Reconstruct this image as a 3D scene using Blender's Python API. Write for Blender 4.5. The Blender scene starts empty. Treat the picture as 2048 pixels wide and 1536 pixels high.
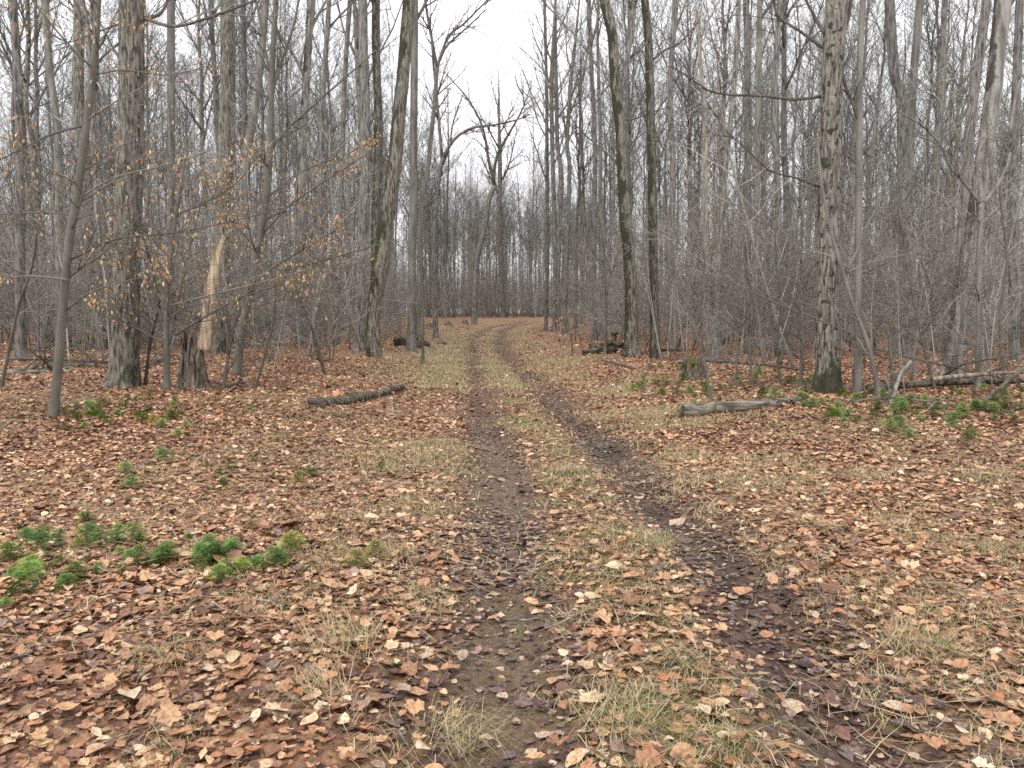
import bpy, math, random
import numpy as np

# ------------------------------------------------------------------ camera, sky, sun, exposure
SC = bpy.context.scene
COL = SC.collection
F_PX = 1593.0                       # focal length in pixels of the 2048-wide photograph
PITCH = math.atan(138.0 / F_PX)     # the horizon sits 138 px above the middle
CAM = np.array([0.0, 0.0, 1.6])
cam_data = bpy.data.cameras.new('camera')
cam_data.sensor_width = 36.0
cam_data.lens = 36.0 * F_PX / 2048.0
cam_data.clip_end = 3000.0
cam = bpy.data.objects.new('camera', cam_data)
cam.location = CAM
cam.rotation_euler = (math.pi / 2 - PITCH, 0, 0)
COL.objects.link(cam)
SC.camera = cam

SUN_EL, SUN_AZ = math.radians(52), math.radians(215)     # azimuth clockwise from +Y: behind the camera, to the left
world = bpy.data.worlds.new('World'); SC.world = world; world.use_nodes = True
wn, wl = world.node_tree.nodes, world.node_tree.links
wn.clear()
sky = wn.new('ShaderNodeTexSky'); sky.sky_type = 'NISHITA'; sky.sun_disc = False
sky.sun_elevation = SUN_EL; sky.sun_rotation = SUN_AZ
sky.air_density = 1.0; sky.dust_density = 6.0; sky.ozone_density = 1.0
hs = wn.new('ShaderNodeHueSaturation'); hs.inputs['Saturation'].default_value = 0.22
wmix = wn.new('ShaderNodeMix'); wmix.data_type = 'RGBA'; wmix.inputs[0].default_value = 0.80
wmix.inputs[7].default_value = (9.85, 9.95, 10.3, 1)        # the even white of an overcast sky
bg = wn.new('ShaderNodeBackground'); bg.inputs['Strength'].default_value = 0.115
wo = wn.new('ShaderNodeOutputWorld')
wl.new(sky.outputs[0], hs.inputs['Color']); wl.new(hs.outputs[0], wmix.inputs[6])
wl.new(wmix.outputs[2], bg.inputs['Color']); wl.new(bg.outputs[0], wo.inputs['Surface'])

sun_data = bpy.data.lights.new('sun', 'SUN'); sun_data.energy = 1.1; sun_data.angle = math.radians(22)
sun_data.color = (1.0, 0.96, 0.9)
sun = bpy.data.objects.new('sun', sun_data); COL.objects.link(sun)
sun.rotation_euler = (math.pi / 2 - SUN_EL, 0, math.pi - SUN_AZ)
sun.location = (-20, -30, 40)

SC.view_settings.view_transform = 'Standard'
SC.view_settings.look = 'None'
SC.view_settings.gamma = 1.0
SC.view_settings.use_curve_mapping = False
SC.view_settings.exposure = 0.70
SC.render.engine = 'CYCLES'
SC.cycles.use_denoising = False
SC.cycles.max_bounces = 3
SC.cycles.diffuse_bounces = 2
SC.cycles.glossy_bounces = 1
SC.cycles.transmission_bounces = 2
SC.cycles.use_adaptive_sampling = True; SC.cycles.adaptive_threshold = .02; SC.cycles.adaptive_min_samples = 24
SC.render.film_transparent = False
SC.cycles.pixel_filter_type = 'BLACKMAN_HARRIS'
SC.cycles.filter_width = 1.6

# ------------------------------------------------------------------ small maths
RNG = np.random.default_rng(7)
def hash01(ix, iy, iz, seed=0):
    h = (ix.astype(np.int64) * 374761393 + iy.astype(np.int64) * 668265263 + iz.astype(np.int64) * 2147483647 + seed * 144665) & 0xffffffff
    h = ((h ^ (h >> 13)) * 1274126177) & 0xffffffff
    h = ((h ^ (h >> 16)) * 2246822519) & 0xffffffff
    return ((h ^ (h >> 15)) & 0xffffff) / float(0xffffff)
def vnoise(x, y, z=None, seed=0):
    x = np.asarray(x, float); y = np.asarray(y, float)
    z = np.zeros_like(x) if z is None else np.asarray(z, float)
    x, y, z = np.broadcast_arrays(x, y, z)
    fx, fy, fz = np.floor(x), np.floor(y), np.floor(z)
    tx, ty, tz = x - fx, y - fy, z - fz
    tx, ty, tz = [t * t * (3 - 2 * t) for t in (tx, ty, tz)]
    r = 0
    for a in (0, 1):
        for b in (0, 1):
            for c in (0, 1):
                w = (tx if a else 1 - tx) * (ty if b else 1 - ty) * (tz if c else 1 - tz)
                r = r + w * hash01(fx + a, fy + b, fz + c, seed)
    return r
def smooth(a, b, x):
    t = np.clip((np.asarray(x, float) - a) / (b - a), 0, 1)
    return t * t * (3 - 2 * t)
def unit(v):
    v = np.asarray(v, float); return v / max(1e-9, math.sqrt(float(v @ v)))
def cross3(a, b): return np.array([a[1] * b[2] - a[2] * b[1], a[2] * b[0] - a[0] * b[2], a[0] * b[1] - a[1] * b[0]])

# ------------------------------------------------------------------ terrain: a track between low banks
_ty = np.array([-30, 0, 4, 7, 9.4, 15, 28, 46, 58, 66, 75, 85, 100, 140, 400.])
_tx = np.array([.62, .62, .62, .60, .43, .08, -.74, -1.57, -1.45, -.6, 1.6, 5.0, 12., 34, 160.])
_fy = np.linspace(-30, 400, 4301)
_fx = np.interp(_fy, _ty, _tx)
_k = np.hanning(61); _k /= _k.sum()
_fx = np.convolve(np.pad(_fx, 30, mode='edge'), _k, mode='valid')
def track_d(x, y): return np.asarray(x, float) - np.interp(y, _fy, _fx)
def bed(y): return np.interp(y, [0, 38, 50, 58, 75, 100, 200, 700], [0, 0, .22, .5, .95, .96, 1.3, 3.0])
def height(x, y):
    x = np.asarray(x, float); y = np.asarray(y, float)
    d = track_d(x, y)
    z = bed(y)
    wob = .5 * (vnoise(x * .35, y * .35, seed=3) - .5)
    z = z + .30 * smooth(1.5, 3.6, np.abs(d) + wob) * smooth(5, 13, y)
    z = z + .22 * (vnoise(x * .22, y * .22, seed=11) - .5) * smooth(1.4, 4, np.abs(d))
    z = z + .09 * (vnoise(x * .9, y * .9, seed=5) - .5) + .035 * (vnoise(x * 3.1, y * 3.1, seed=6) - .5)
    z = z - .09 * np.exp(-((d + .68) / .28) ** 2) - .12 * np.exp(-((d - .70) / .30) ** 2)
    z = z + .35 * (vnoise(x * .05, y * .05, seed=12) - .5) * smooth(5, 20, np.abs(d))
    return z
def mud_mask(x, y):
    d = track_d(x, y)
    n = vnoise(x * 1.3, y * .7, seed=21)
    left = np.exp(-((d + .64) / .26) ** 2) * smooth(.34, .60, n + .10 * smooth(6, 3, y)) * (1 - .65 * smooth(11, 17, y))
    right = (.95 - .45 * smooth(9, 18, y)) * np.exp(-((d - .72) / .30) ** 2) * smooth(.30, .58, vnoise(x * 1.1, y * .6, seed=22))
    return np.clip(left * 1.15 + right, 0, 1)
def wet_mask(x, y):
    d = track_d(x, y)
    w = np.exp(-((d + .66) / .46) ** 2) + np.exp(-((d - .74) / .48) ** 2)
    return np.clip(w, 0, 1) * (1 - .25 * smooth(8, 18, y) + .2 * smooth(26, 45, y))
def grass_mask(x, y):
    d = track_d(x, y)
    n = vnoise(x * .8, y * .8, seed=31) * .6 + vnoise(x * 2.3, y * 2.3, seed=32) * .4
    mid = np.exp(-(d / .36) ** 2) * (.25 + .75 * smooth(5.5, 12, y))
    sh = np.exp(-((d + 1.55) / .50) ** 2) + .9 * np.exp(-((d - 2.0) / .75) ** 2) * smooth(3, 6, y)
    farg = smooth(13, 26, y) * np.exp(-((d + 1.9) / 1.6) ** 2)
    rest = .16 * smooth(6, 2.5, np.abs(d))
    rut = np.exp(-((d + .68) / .27) ** 2) + np.exp(-((d - .70) / .29) ** 2)
    return np.clip((mid * .85 + .6 * sh + .8 * farg + rest) * smooth(.3, .62, n) * (1 - .92 * np.clip(rut, 0, 1)), 0, 1)

_c, _s = math.cos(PITCH), math.sin(PITCH)
def ray(px, py):
    a, b = (px - 1024) / F_PX, (768 - py) / F_PX
    return np.array([a, _c + b * _s, -_s + b * _c])
def at(px, py, Y):                       # the point seen at pixel (px, py) at Y metres ahead
    d = ray(px, py); return CAM + d * (Y / d[1])
def on_ground(px, py):
    d = ray(px, py); lo, hi = 1.5, 150.
    for _ in range(2):
        t = np.geomspace(lo, hi, 90); P = CAM[None] + d[None] * t[:, None]
        below = np.nonzero(P[:, 2] < height(P[:, 0], P[:, 1]))[0]
        i = int(below[0]) if len(below) else len(t) - 1
        lo, hi = t[max(0, i - 1)], t[i]
    p = P[i].copy(); p[2] = float(height(p[0], p[1])); return p
def to_px(p):
    v = np.asarray(p, float) - CAM
    f = v[1] * _c - v[2] * _s; u = v[1] * _s + v[2] * _c
    return 1024 + F_PX * v[0] / f, 768 - F_PX * u / f

# ------------------------------------------------------------------ mesh helpers
def mesh_np(name, verts, faces_list, mat, smooth_shade=False, colors=None, floats=None):
    """faces_list: list of int arrays (n, k)."""
    me = bpy.data.meshes.new(name)
    verts = np.asarray(verts, np.float32)
    me.vertices.add(len(verts)); me.vertices.foreach_set('co', verts.ravel())
    faces_list = [np.asarray(f, np.int32) for f in faces_list if len(f)]
    tot = sum(f.size for f in faces_list); n = sum(len(f) for f in faces_list)
    me.loops.add(tot); me.polygons.add(n)
    me.loops.foreach_set('vertex_index', np.concatenate([f.ravel() for f in faces_list]))
    sizes = np.concatenate([np.full(len(f), f.shape[1], np.int32) for f in faces_list])
    starts = np.concatenate([[0], np.cumsum(sizes)[:-1]]).astype(np.int32)
    me.polygons.foreach_set('loop_start', starts)
    if smooth_shade: me.polygons.foreach_set('use_smooth', np.ones(n, bool))
    if colors is not None:
        c = np.ones((len(verts), 4), np.float32); c[:, :3] = colors
        a = me.color_attributes.new('col', 'FLOAT_COLOR', 'POINT'); a.data.foreach_set('color', c.ravel())
    for k, v in (floats or {}).items():
        a = me.attributes.new(k, 'FLOAT', 'POINT'); a.data.foreach_set('value', np.asarray(v, np.float32))
    me.update(calc_edges=True); me.validate()
    if mat is not None: me.materials.append(mat)
    return me
def add(name, me, parent=None, loc=None, rot=None, scale=None):
    o = bpy.data.objects.new(name, me); COL.objects.link(o)
    if parent is not None: o.parent = parent
    if loc is not None: o.location = loc
    if rot is not None: o.rotation_euler = rot
    if scale is not None: o.scale = (scale,) * 3 if np.isscalar(scale) else scale
    return o
def tag(o, label, cat, group=None, kind=None):
    o['label'] = label; o['category'] = cat
    if group: o['group'] = group
    if kind: o['kind'] = kind
    return o
def thing(name, label, cat, loc, group=None, rotz=0.0):
    o = add(name, None, loc=loc, rot=(0, 0, rotz)); o.empty_display_size = .2
    return tag(o, label, cat, group)

class Tubes:
    """collects tapering tubes; sides by radius class, all built at once"""
    def __init__(s): s.d = {}
    def put(s, pts, rad, sides):
        s.d.setdefault((len(pts), sides), []).append((np.asarray(pts, float), np.asarray(rad, float)))
    def arrays(s, off=np.zeros(3)):
        V, Fq, Ft, base = [], [], [], 0
        for (n, k), lst in s.d.items():
            P = np.stack([a for a, _ in lst]) - off; R = np.stack([b for _, b in lst]); N = len(lst)
            T = np.empty_like(P); T[:, 1:-1] = P[:, 2:] - P[:, :-2]; T[:, 0] = P[:, 1] - P[:, 0]; T[:, -1] = P[:, -1] - P[:, -2]
            T /= np.maximum(1e-9, np.linalg.norm(T, axis=2, keepdims=True))
            ref = np.where(np.abs(T[:, :1, 2:3]) > .8, np.array([[[1., 0, 0]]]), np.array([[[0, 0, 1.]]]))
            U = np.cross(np.broadcast_to(ref, T.shape), T); U /= np.maximum(1e-9, np.linalg.norm(U, axis=2, keepdims=True))
            W = np.cross(T, U)
            th = np.arange(k) * 2 * math.pi / k
            ring = (U[:, :, None] * np.cos(th)[None, None, :, None] + W[:, :, None] * np.sin(th)[None, None, :, None]) * R[:, :, None, None]
            v = (P[:, :, None] + ring).reshape(-1, 3)
            idx = (np.arange(N * n * k).reshape(N, n, k)) + base
            a = idx[:, :-1]; b = idx[:, 1:]
            q = np.stack([a, np.roll(a, -1, 2), np.roll(b, -1, 2), b], -1).reshape(-1, 4)
            V.append(v); Fq.append(q); base += len(v)
            if k > 3:
                cap = idx[:, -1]
                for j in range(1, k - 1): Ft.append(np.stack([cap[:, 0], cap[:, j], cap[:, j + 1]], -1))
                cap = idx[:, 0]
                for j in range(1, k - 1): Ft.append(np.stack([cap[:, 0], cap[:, j + 1], cap[:, j]], -1))
            else:
                Ft.append(idx[:, -1, ::1]); Ft.append(idx[:, 0, ::-1])
        return np.concatenate(V), np.concatenate(Fq), np.concatenate(Ft)
    def mesh(s, name, mat, off=np.zeros(3)):
        v, q, t = s.arrays(off); return mesh_np(name, v, [q, t], mat, True)

def spline(pts, n):
    """smooth curve through the control points, n samples (Catmull-Rom)"""
    pts = np.asarray(pts, float)
    if len(pts) == 2: return pts[0] + (pts[1] - pts[0]) * np.linspace(0, 1, n)[:, None]
    P = np.vstack([2 * pts[0] - pts[1], pts, 2 * pts[-1] - pts[-2]])
    seg = np.linalg.norm(np.diff(pts, axis=0), axis=1); cum = np.concatenate([[0], np.cumsum(seg)])
    s = np.linspace(0, cum[-1], n); i = np.clip(np.searchsorted(cum, s, side='right') - 1, 0, len(pts) - 2)
    t = ((s - cum[i]) / np.maximum(1e-9, seg[i]))[:, None]
    p0, p1, p2, p3 = P[i], P[i + 1], P[i + 2], P[i + 3]
    return .5 * (2 * p1 + (p2 - p0) * t + (2 * p0 - 5 * p1 + 4 * p2 - p3) * t ** 2 + (3 * p1 - p0 - 3 * p2 + p3) * t ** 3)

def perp(d, az):
    ref = np.array([0, 0, 1.]) if abs(d[2]) < .9 else np.array([1., 0, 0])
    u = unit(cross3(ref, d)); w = cross3(d, u)
    return u * math.cos(az) + w * math.sin(az)

NPT = (8, 6, 5, 4, 3); SIDE = (5, 4, 3, 3, 3)
def grow(T, rng, p, d, L, r, lvl, spec):
    """spec: kids per level, ratio, angle (deg lo, hi), up, wig, rmin, maxl"""
    n = NPT[lvl]; step = L / (n - 1); pts = [np.array(p, float)]; dirs = [d]
    for i in range(n - 1):
        d = d + rng.normal(0, spec['wig'], 3); d[2] += spec['up']; d = d / math.sqrt(d @ d)
        pts.append(pts[-1] + d * step); dirs.append(d)
    tt = np.linspace(0, 1, n)
    rad = np.maximum(spec['rmin'] * .7, r * (1 - .78 * tt))
    T.put(pts, rad, SIDE[lvl])
    if lvl >= spec['maxl']: return
    k = spec['kids'][lvl]; az = rng.uniform(0, 6.28)
    for j in range(k):
        t = min(.98, max(.12, (j + .9 + rng.uniform(-.35, .35)) / (k + .3)))
        f = t * (n - 1); i = min(n - 2, int(f)); q = pts[i] + (pts[i + 1] - pts[i]) * (f - i)
        az += 2.4 + rng.normal(0, .35)
        an = math.radians(rng.uniform(*spec['ang']))
        dd = dirs[i + 1] * math.cos(an) + perp(dirs[i + 1], az) * math.sin(an)
        dd[2] += spec['lift']; dd = unit(dd)
        cl = L * spec['ratio'] * rng.uniform(.7, 1.2) * (1.1 - .55 * t)
        cr = max(spec['rmin'], min(rad[i] * .62, r * .5))
        grow(T, rng, q, dd, cl, cr, lvl + 1, spec)

CROWN = dict(kids=(7, 5, 4, 0), ratio=.50, ang=(22, 48), up=.045, lift=.10, wig=.085, rmin=.0055, maxl=3)
def trunk_profile(z, r, H, flare=.45):
    return r * (np.maximum(.06, 1 - (np.clip(z, 0, None) / H) ** 1.15 * .92) + flare * np.exp(-np.clip(z, -.2, None) / .33))

def lathe_trunk(path, rad, k, rng, bark=.0, lobes=.22):
    """closed trunk skin round a path; root lobes near the foot and ridged bark relief"""
    n = len(path); T = np.gradient(path, axis=0); T /= np.linalg.norm(T, axis=1, keepdims=True)
    U = np.cross(T, [0, 1., 0]); U /= np.linalg.norm(U, axis=1, keepdims=True); W = np.cross(U, T)
    th = np.arange(k) * 2 * math.pi / k
    h = path[:, 2] - path[0, 2]
    lob = lobes * np.exp(-np.clip(h - .25, 0, None) / .28)[:, None] * (np.cos(5 * th + rng.uniform(0, 6)) * .6 + np.cos(3 * th + rng.uniform(0, 6)) * .6)[None]
    R = rad[:, None] * (1 + lob)
    sd = int(rng.integers(1000))
    R = R * (1 + .10 * (vnoise(np.cos(th)[None] * 1.4 + 9, np.sin(th)[None] * 1.4 + h[:, None] * 0, h[:, None] * .9, sd) - .5))
    if bark > 0:
        nz = vnoise(np.cos(th)[None] * 7 + 20, np.sin(th)[None] * 7 + 20 + 0 * h[:, None], h[:, None] * 2.4, sd + 1)
        R = R + bark * (1 - 2 * np.abs(2 * nz - 1))
    V = path[:, None] + U[:, None] * (np.cos(th)[None, :, None] * R[..., None]) + W[:, None] * (np.sin(th)[None, :, None] * R[..., None])
    idx = np.arange(n * k).reshape(n, k); a, b = idx[:-1], idx[1:]
    q = np.stack([a, np.roll(a, -1, 1), np.roll(b, -1, 1), b], -1).reshape(-1, 4)
    return V.reshape(-1, 3), [q, idx[-1][None, :], idx[0][None, ::-1]]

# ------------------------------------------------------------------ materials
class NT:
    def __init__(s, name):
        s.m = bpy.data.materials.new(name); s.m.use_nodes = True
        s.n, s.l = s.m.node_tree.nodes, s.m.node_tree.links
        s.b = s.n['Principled BSDF']; s.b.inputs['Specular IOR Level'].default_value = .25
        s.tc = s.n.new('ShaderNodeTexCoord')
    def map(s, scale, out='Object'):
        m = s.n.new('ShaderNodeMapping'); m.inputs['Scale'].default_value = scale
        s.l.new(s.tc.outputs[out], m.inputs['Vector']); return m.outputs[0]
    def noise(s, vec, scale, detail=4, rough=.55):
        t = s.n.new('ShaderNodeTexNoise'); t.inputs['Scale'].default_value = scale
        t.inputs['Detail'].default_value = detail; t.inputs['Roughness'].default_value = rough
        s.l.new(vec, t.inputs['Vector']); return t.outputs['Fac']
    def voro(s, vec, scale, out='Color', feature='F1'):
        t = s.n.new('ShaderNodeTexVoronoi'); t.feature = feature; t.inputs['Scale'].default_value = scale
        s.l.new(vec, t.inputs['Vector']); return t.outputs[out]
    def ramp(s, fac, stops, interp='LINEAR'):
        r = s.n.new('ShaderNodeValToRGB'); e = r.color_ramp.elements; r.color_ramp.interpolation = interp
        while len(e) < len(stops): e.new(.5)
        for el, (p, c) in zip(e, stops):
            el.position = p; el.color = (*c, 1) if not np.isscalar(c) else (c, c, c, 1)
        s.l.new(fac, r.inputs[0]); return r.outputs[0]
    def mix(s, fac, a, b, blend='MIX'):
        m = s.n.new('ShaderNodeMix'); m.data_type = 'RGBA'; m.blend_type = blend
        for sock, v in ((m.inputs[0], fac), (m.inputs[6], a), (m.inputs[7], b)):
            if hasattr(v, 'links'): s.l.new(v, sock)
            elif np.isscalar(v): sock.default_value = v
            else: sock.default_value = (*v, 1)
        return m.outputs[2]
    def math(s, op, a, b=0.0):
        m = s.n.new('ShaderNodeMath'); m.operation = op
        for sock, v in zip(m.inputs, (a, b)):
            if hasattr(v, 'links'): s.l.new(v, sock)
            else: sock.default_value = v
        return m.outputs[0]
    def rnd(s): return s.n.new('ShaderNodeObjectInfo').outputs['Random']
    def attr(s, name, out='Fac'):
        a = s.n.new('ShaderNodeAttribute'); a.attribute_name = name; return a.outputs[out]
    def bump(s, h, strength=.5, dist=.02):
        b = s.n.new('ShaderNodeBump'); b.inputs['Strength'].default_value = strength; b.inputs['Distance'].default_value = dist
        s.l.new(h, b.inputs['Height']); s.l.new(b.outputs[0], s.b.inputs['Normal'])
    def done(s, color, rough=.85):
        if hasattr(color, 'links'): s.l.new(color, s.b.inputs['Base Color'])
        else: s.b.inputs['Base Color'].default_value = (*color, 1)
        if hasattr(rough, 'links'): s.l.new(rough, s.b.inputs['Roughness'])
        else: s.b.inputs['Roughness'].default_value = rough
        return s.m

def bark(name, dark, mid, light, moss=.5, mosscol=(.030, .032, .014), furrow=11, spots=False, side=0.0, bumps=.9, foot=.0, lying=False):
    t = NT(name)
    v = t.map((.16, 1, 1) if lying else (1, 1, .15)); f = t.noise(v, furrow, 5, .6)
    col = t.ramp(f, [(.39, dark), (.49, mid), (.60, light)])
    big = t.noise(t.map((1, 1, .5)), 1.6, 3)
    col = t.mix(t.ramp(big, [(.40, 0.), (.7, .32)]), col, light)
    rn = t.rnd()
    col = t.mix(1.0, col, t.ramp(rn, [(0, (.74, .74, .73)), (.5, (1, .98, .96)), (1, (1.16, 1.15, 1.12))]), 'MULTIPLY')
    m = t.noise(t.map((1, 1, .45)), 3.4, 5, .62)
    if side:
        geo = t.n.new('ShaderNodeNewGeometry'); sx = t.n.new('ShaderNodeSeparateXYZ'); t.l.new(geo.outputs['Normal'], sx.inputs[0])
        m = t.math('ADD', m, t.math('MULTIPLY', sx.outputs[0], side))
    if foot:
        sp = t.n.new('ShaderNodeSeparateXYZ'); t.l.new(t.tc.outputs['Object'], sp.inputs[0])
        m = t.math('ADD', m, t.math('MULTIPLY', t.math('MAXIMUM', t.math('SUBTRACT', 1.0, sp.outputs[2]), 0.0), foot))
    col = t.mix(t.ramp(m, [(1.02 - moss * .6, 0.), (1.10 - moss * .6, .9)]), col, mosscol)
    if spots:
        blot = t.ramp(t.noise(t.map((1, 1, .8)), 11.0, 2, .5), [(.585, 0.), (.625, .92)])
        col = t.mix(blot, col, (.03, .028, .02))
    t.bump(f, bumps, .03)
    return t.done(col, .9)

M = {}
M['maple'] = bark('bark_furrowed_grey', (.030, .027, .020), (.14, .13, .106), (.25, .235, .20), moss=.72, foot=.08, furrow=27)
M['spotted'] = bark('bark_grey_spotted', (.035, .031, .025), (.14, .129, .11), (.25, .234, .203), moss=.70, furrow=27, spots=True, foot=.34)
M['mossy'] = bark('bark_mossy_side', (.028, .025, .019), (.125, .114, .093), (.23, .214, .18), furrow=24, moss=.84, side=-.20, mosscol=(.030, .030, .014))
M['forest'] = bark('bark_forest_grey', (.055, .051, .046), (.15, .141, .128), (.235, .223, .205), moss=.55, furrow=18)
M['smooth'] = bark('bark_smooth_grey', (.10, .096, .086), (.16, .153, .138), (.215, .206, .188), moss=.48, furrow=7, bumps=.3)
M['pale'] = bark('bark_pale_blotched', (.09, .084, .075), (.20, .19, .172), (.30, .287, .262), moss=.74, furrow=9, side=-.16, mosscol=(.04, .036, .028), bumps=.5)
M['snag'] = bark('wood_bleached', (.12, .092, .065), (.26, .225, .18), (.41, .37, .305), moss=.40, furrow=13, mosscol=(.26, .13, .045))
M['splinter'] = bark('wood_fresh_splinter', (.20, .125, .065), (.44, .35, .24), (.60, .52, .41), moss=.46, furrow=13, mosscol=(.30, .14, .045))
M['rot'] = bark('wood_rotten', (.012, .008, .006), (.095, .068, .05), (.26, .22, .18), moss=.66, furrow=20, mosscol=(.13, .055, .028))
M['deadlog'] = bark('wood_dead_log', (.022, .018, .014), (.13, .112, .09), (.27, .245, .21), moss=.66, furrow=17, lying=True, mosscol=(.05, .046, .018))
M['rotlog'] = bark('wood_rotten_log', (.012, .010, .008), (.065, .052, .042), (.16, .14, .115), moss=.72, furrow=14, lying=True)
M['twig'] = NT('twig_bark'); t = M['twig']
M['twig'] = t.done(t.ramp(t.rnd(), [(0, (.09, .083, .072)), (.5, (.16, .15, .131)), (1, (.25, .236, .21))]), .8)
t = NT('brush_bark'); M['brush'] = t.done(t.ramp(t.rnd(), [(0, (.12, .108, .09)), (.35, (.20, .176, .15)), (.65, (.27, .252, .222)), (1, (.38, .36, .325))]), .8)
t = NT('branch_dark'); M['branch'] = t.done(t.ramp(t.noise(t.map((1, 1, 1)), 5, 3), [(.3, (.055, .046, .038)), (.7, (.14, .122, .10))]), .8)
t = NT('beech_bark'); M['beech'] = t.done(t.ramp(t.noise(t.map((1, 1, .4)), 6, 4), [(.3, (.085, .08, .062)), (.7, (.165, .153, .127))]), .75)
t = NT('moss'); nz = t.noise(t.map((1, 1, 1)), 30, 5); t.bump(nz, 1, .03); M['moss'] = t.done(t.ramp(nz, [(.3, (.028, .03, .008)), (.7, (.12, .125, .025))]), .95)
t = NT('rock'); nz = t.noise(t.map((1, 1, 1)), 6, 6); t.bump(nz, .8, .04); M['rock'] = t.done(t.ramp(nz, [(.3, (.07, .06, .05)), (.7, (.24, .205, .17))]), .9)
t = NT('fallen_leaf_single')
rr = t.rnd()
cc = t.ramp(rr, [(0, (.125, .062, .045)), (.14, (.23, .112, .06)), (.3, (.36, .18, .09)), (.46, (.45, .255, .125)), (.62, (.50, .32, .175)), (.78, (.35, .15, .07)), (.9, (.58, .44, .29)), (1, (.21, .135, .12))])
cc = t.mix(1.0, cc, t.ramp(t.noise(t.map((1, 1, 1)), 5, 5, .65), [(.36, (.50, .45, .43)), (.5, (.95, .94, .93)), (.64, (1.22, 1.22, 1.2))]), 'MULTIPLY')
t.b.inputs['Specular IOR Level'].default_value = .4
M['leaf1'] = t.done(cc, .55)
t = NT('fallen_leaves')
cc = t.mix(1.0, t.attr('col', 'Color'), t.ramp(t.noise(t.map((1, 1, 1)), 60, 5, .65), [(.36, (.52, .47, .45)), (.5, (.95, .94, .93)), (.64, (1.22, 1.22, 1.2))]), 'MULTIPLY')
t.b.inputs['Specular IOR Level'].default_value = .4
M['litter'] = t.done(cc, .58)
t = NT('blades'); M['blade'] = t.done(t.attr('col', 'Color'), .6)
t = NT('clubmoss_green')
cc = t.mix(1.0, t.attr('col', 'Color'), t.ramp(t.rnd(), [(0, (.7, .78, .7)), (.6, (1, 1, 1)), (1, (1.35, 1.15, .9))]), 'MULTIPLY')
M['club'] = t.done(cc, .55)
t = NT('hanging_leaves'); t.b.inputs['Specular IOR Level'].default_value = .3; M['hang'] = t.done(t.attr('col', 'Color'), .6)

t = NT('forest_floor')
pos = t.map((1, 1, 1))
wv = t.n.new('ShaderNodeTexNoise'); wv.inputs['Scale'].default_value = 9; t.l.new(pos, wv.inputs['Vector'])
wp = t.mix(.06, pos, wv.outputs['Color'])
cell = t.voro(wp, 21.0, 'Color'); sp = t.n.new('ShaderNodeSeparateColor'); t.l.new(cell, sp.inputs[0])
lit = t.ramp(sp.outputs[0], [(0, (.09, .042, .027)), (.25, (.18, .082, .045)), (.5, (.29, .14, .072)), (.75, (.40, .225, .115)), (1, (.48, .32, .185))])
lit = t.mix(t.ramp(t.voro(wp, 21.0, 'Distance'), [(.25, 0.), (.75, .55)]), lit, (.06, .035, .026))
mud = t.ramp(t.noise(pos, 26, 6, .7), [(.3, (.052, .033, .018)), (.52, (.118, .076, .038)), (.68, (.19, .13, .07))])
peb = t.voro(pos, 55, 'Distance'); pc = t.voro(pos, 55, 'Color')
mud = t.mix(t.ramp(peb, [(.15, .55), (.35, 0.)]), mud, t.mix(.75, pc, (.18, .13, .08)))
grs = t.ramp(t.noise(t.map((1, .5, 1)), 30, 5, .7), [(.3, (.13, .10, .045)), (.5, (.27, .215, .11)), (.7, (.42, .35, .20))])
col = t.mix(t.math('MULTIPLY', t.attr('wet'), .95), lit, t.mix(1.0, lit, (.34, .30, .33), 'MULTIPLY'))
gm = t.math('MULTIPLY', t.attr('grass'), t.ramp(t.noise(pos, 7, 4), [(.35, .25), (.6, .9)]))
col = t.mix(gm, col, grs)
mud = t.mix(t.attr('mould'), mud, t.mix(1.0, mud, (.38, .36, .42), 'MULTIPLY'))
col = t.mix(t.attr('mud'), col, mud)
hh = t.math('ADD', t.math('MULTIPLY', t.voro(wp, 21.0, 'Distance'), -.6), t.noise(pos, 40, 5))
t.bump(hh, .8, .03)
t.b.inputs['Specular IOR Level'].default_value = .4
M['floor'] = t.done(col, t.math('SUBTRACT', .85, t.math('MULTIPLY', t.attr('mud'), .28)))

# ------------------------------------------------------------------ ground sheet
ys = np.concatenate([np.linspace(-14, 1.2, 24), 1.2 * (700 / 1.2) ** (np.linspace(0, 1, 330)[1:])])
us = np.linspace(-1, 1, 231); us = np.sign(us) * (np.abs(us) ** 1.35)
W = 6 + .95 * np.clip(ys, 0, None)
W = np.where(ys > 60, W + (ys - 60) * 1.2, W)
cx = np.interp(ys, _fy, _fx) * smooth(120, 60, ys)
X = cx[:, None] + us[None] * W[:, None]; Yg = np.repeat(ys[:, None], len(us), 1)
Z = height(X, Yg)
V = np.stack([X, Yg, Z], -1).reshape(-1, 3)
idx = np.arange(len(V)).reshape(X.shape)
q = np.stack([idx[:-1, :-1], idx[:-1, 1:], idx[1:, 1:], idx[1:, :-1]], -1).reshape(-1, 4)
fx, fy = V[:, 0], V[:, 1]
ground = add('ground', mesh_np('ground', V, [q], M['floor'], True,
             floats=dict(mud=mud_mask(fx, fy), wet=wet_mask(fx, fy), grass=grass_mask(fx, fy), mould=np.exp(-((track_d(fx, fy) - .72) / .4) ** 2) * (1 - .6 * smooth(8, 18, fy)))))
ground['kind'] = 'structure'; ground['label'] = 'leaf-strewn forest floor with a muddy two-rut track'

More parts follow.
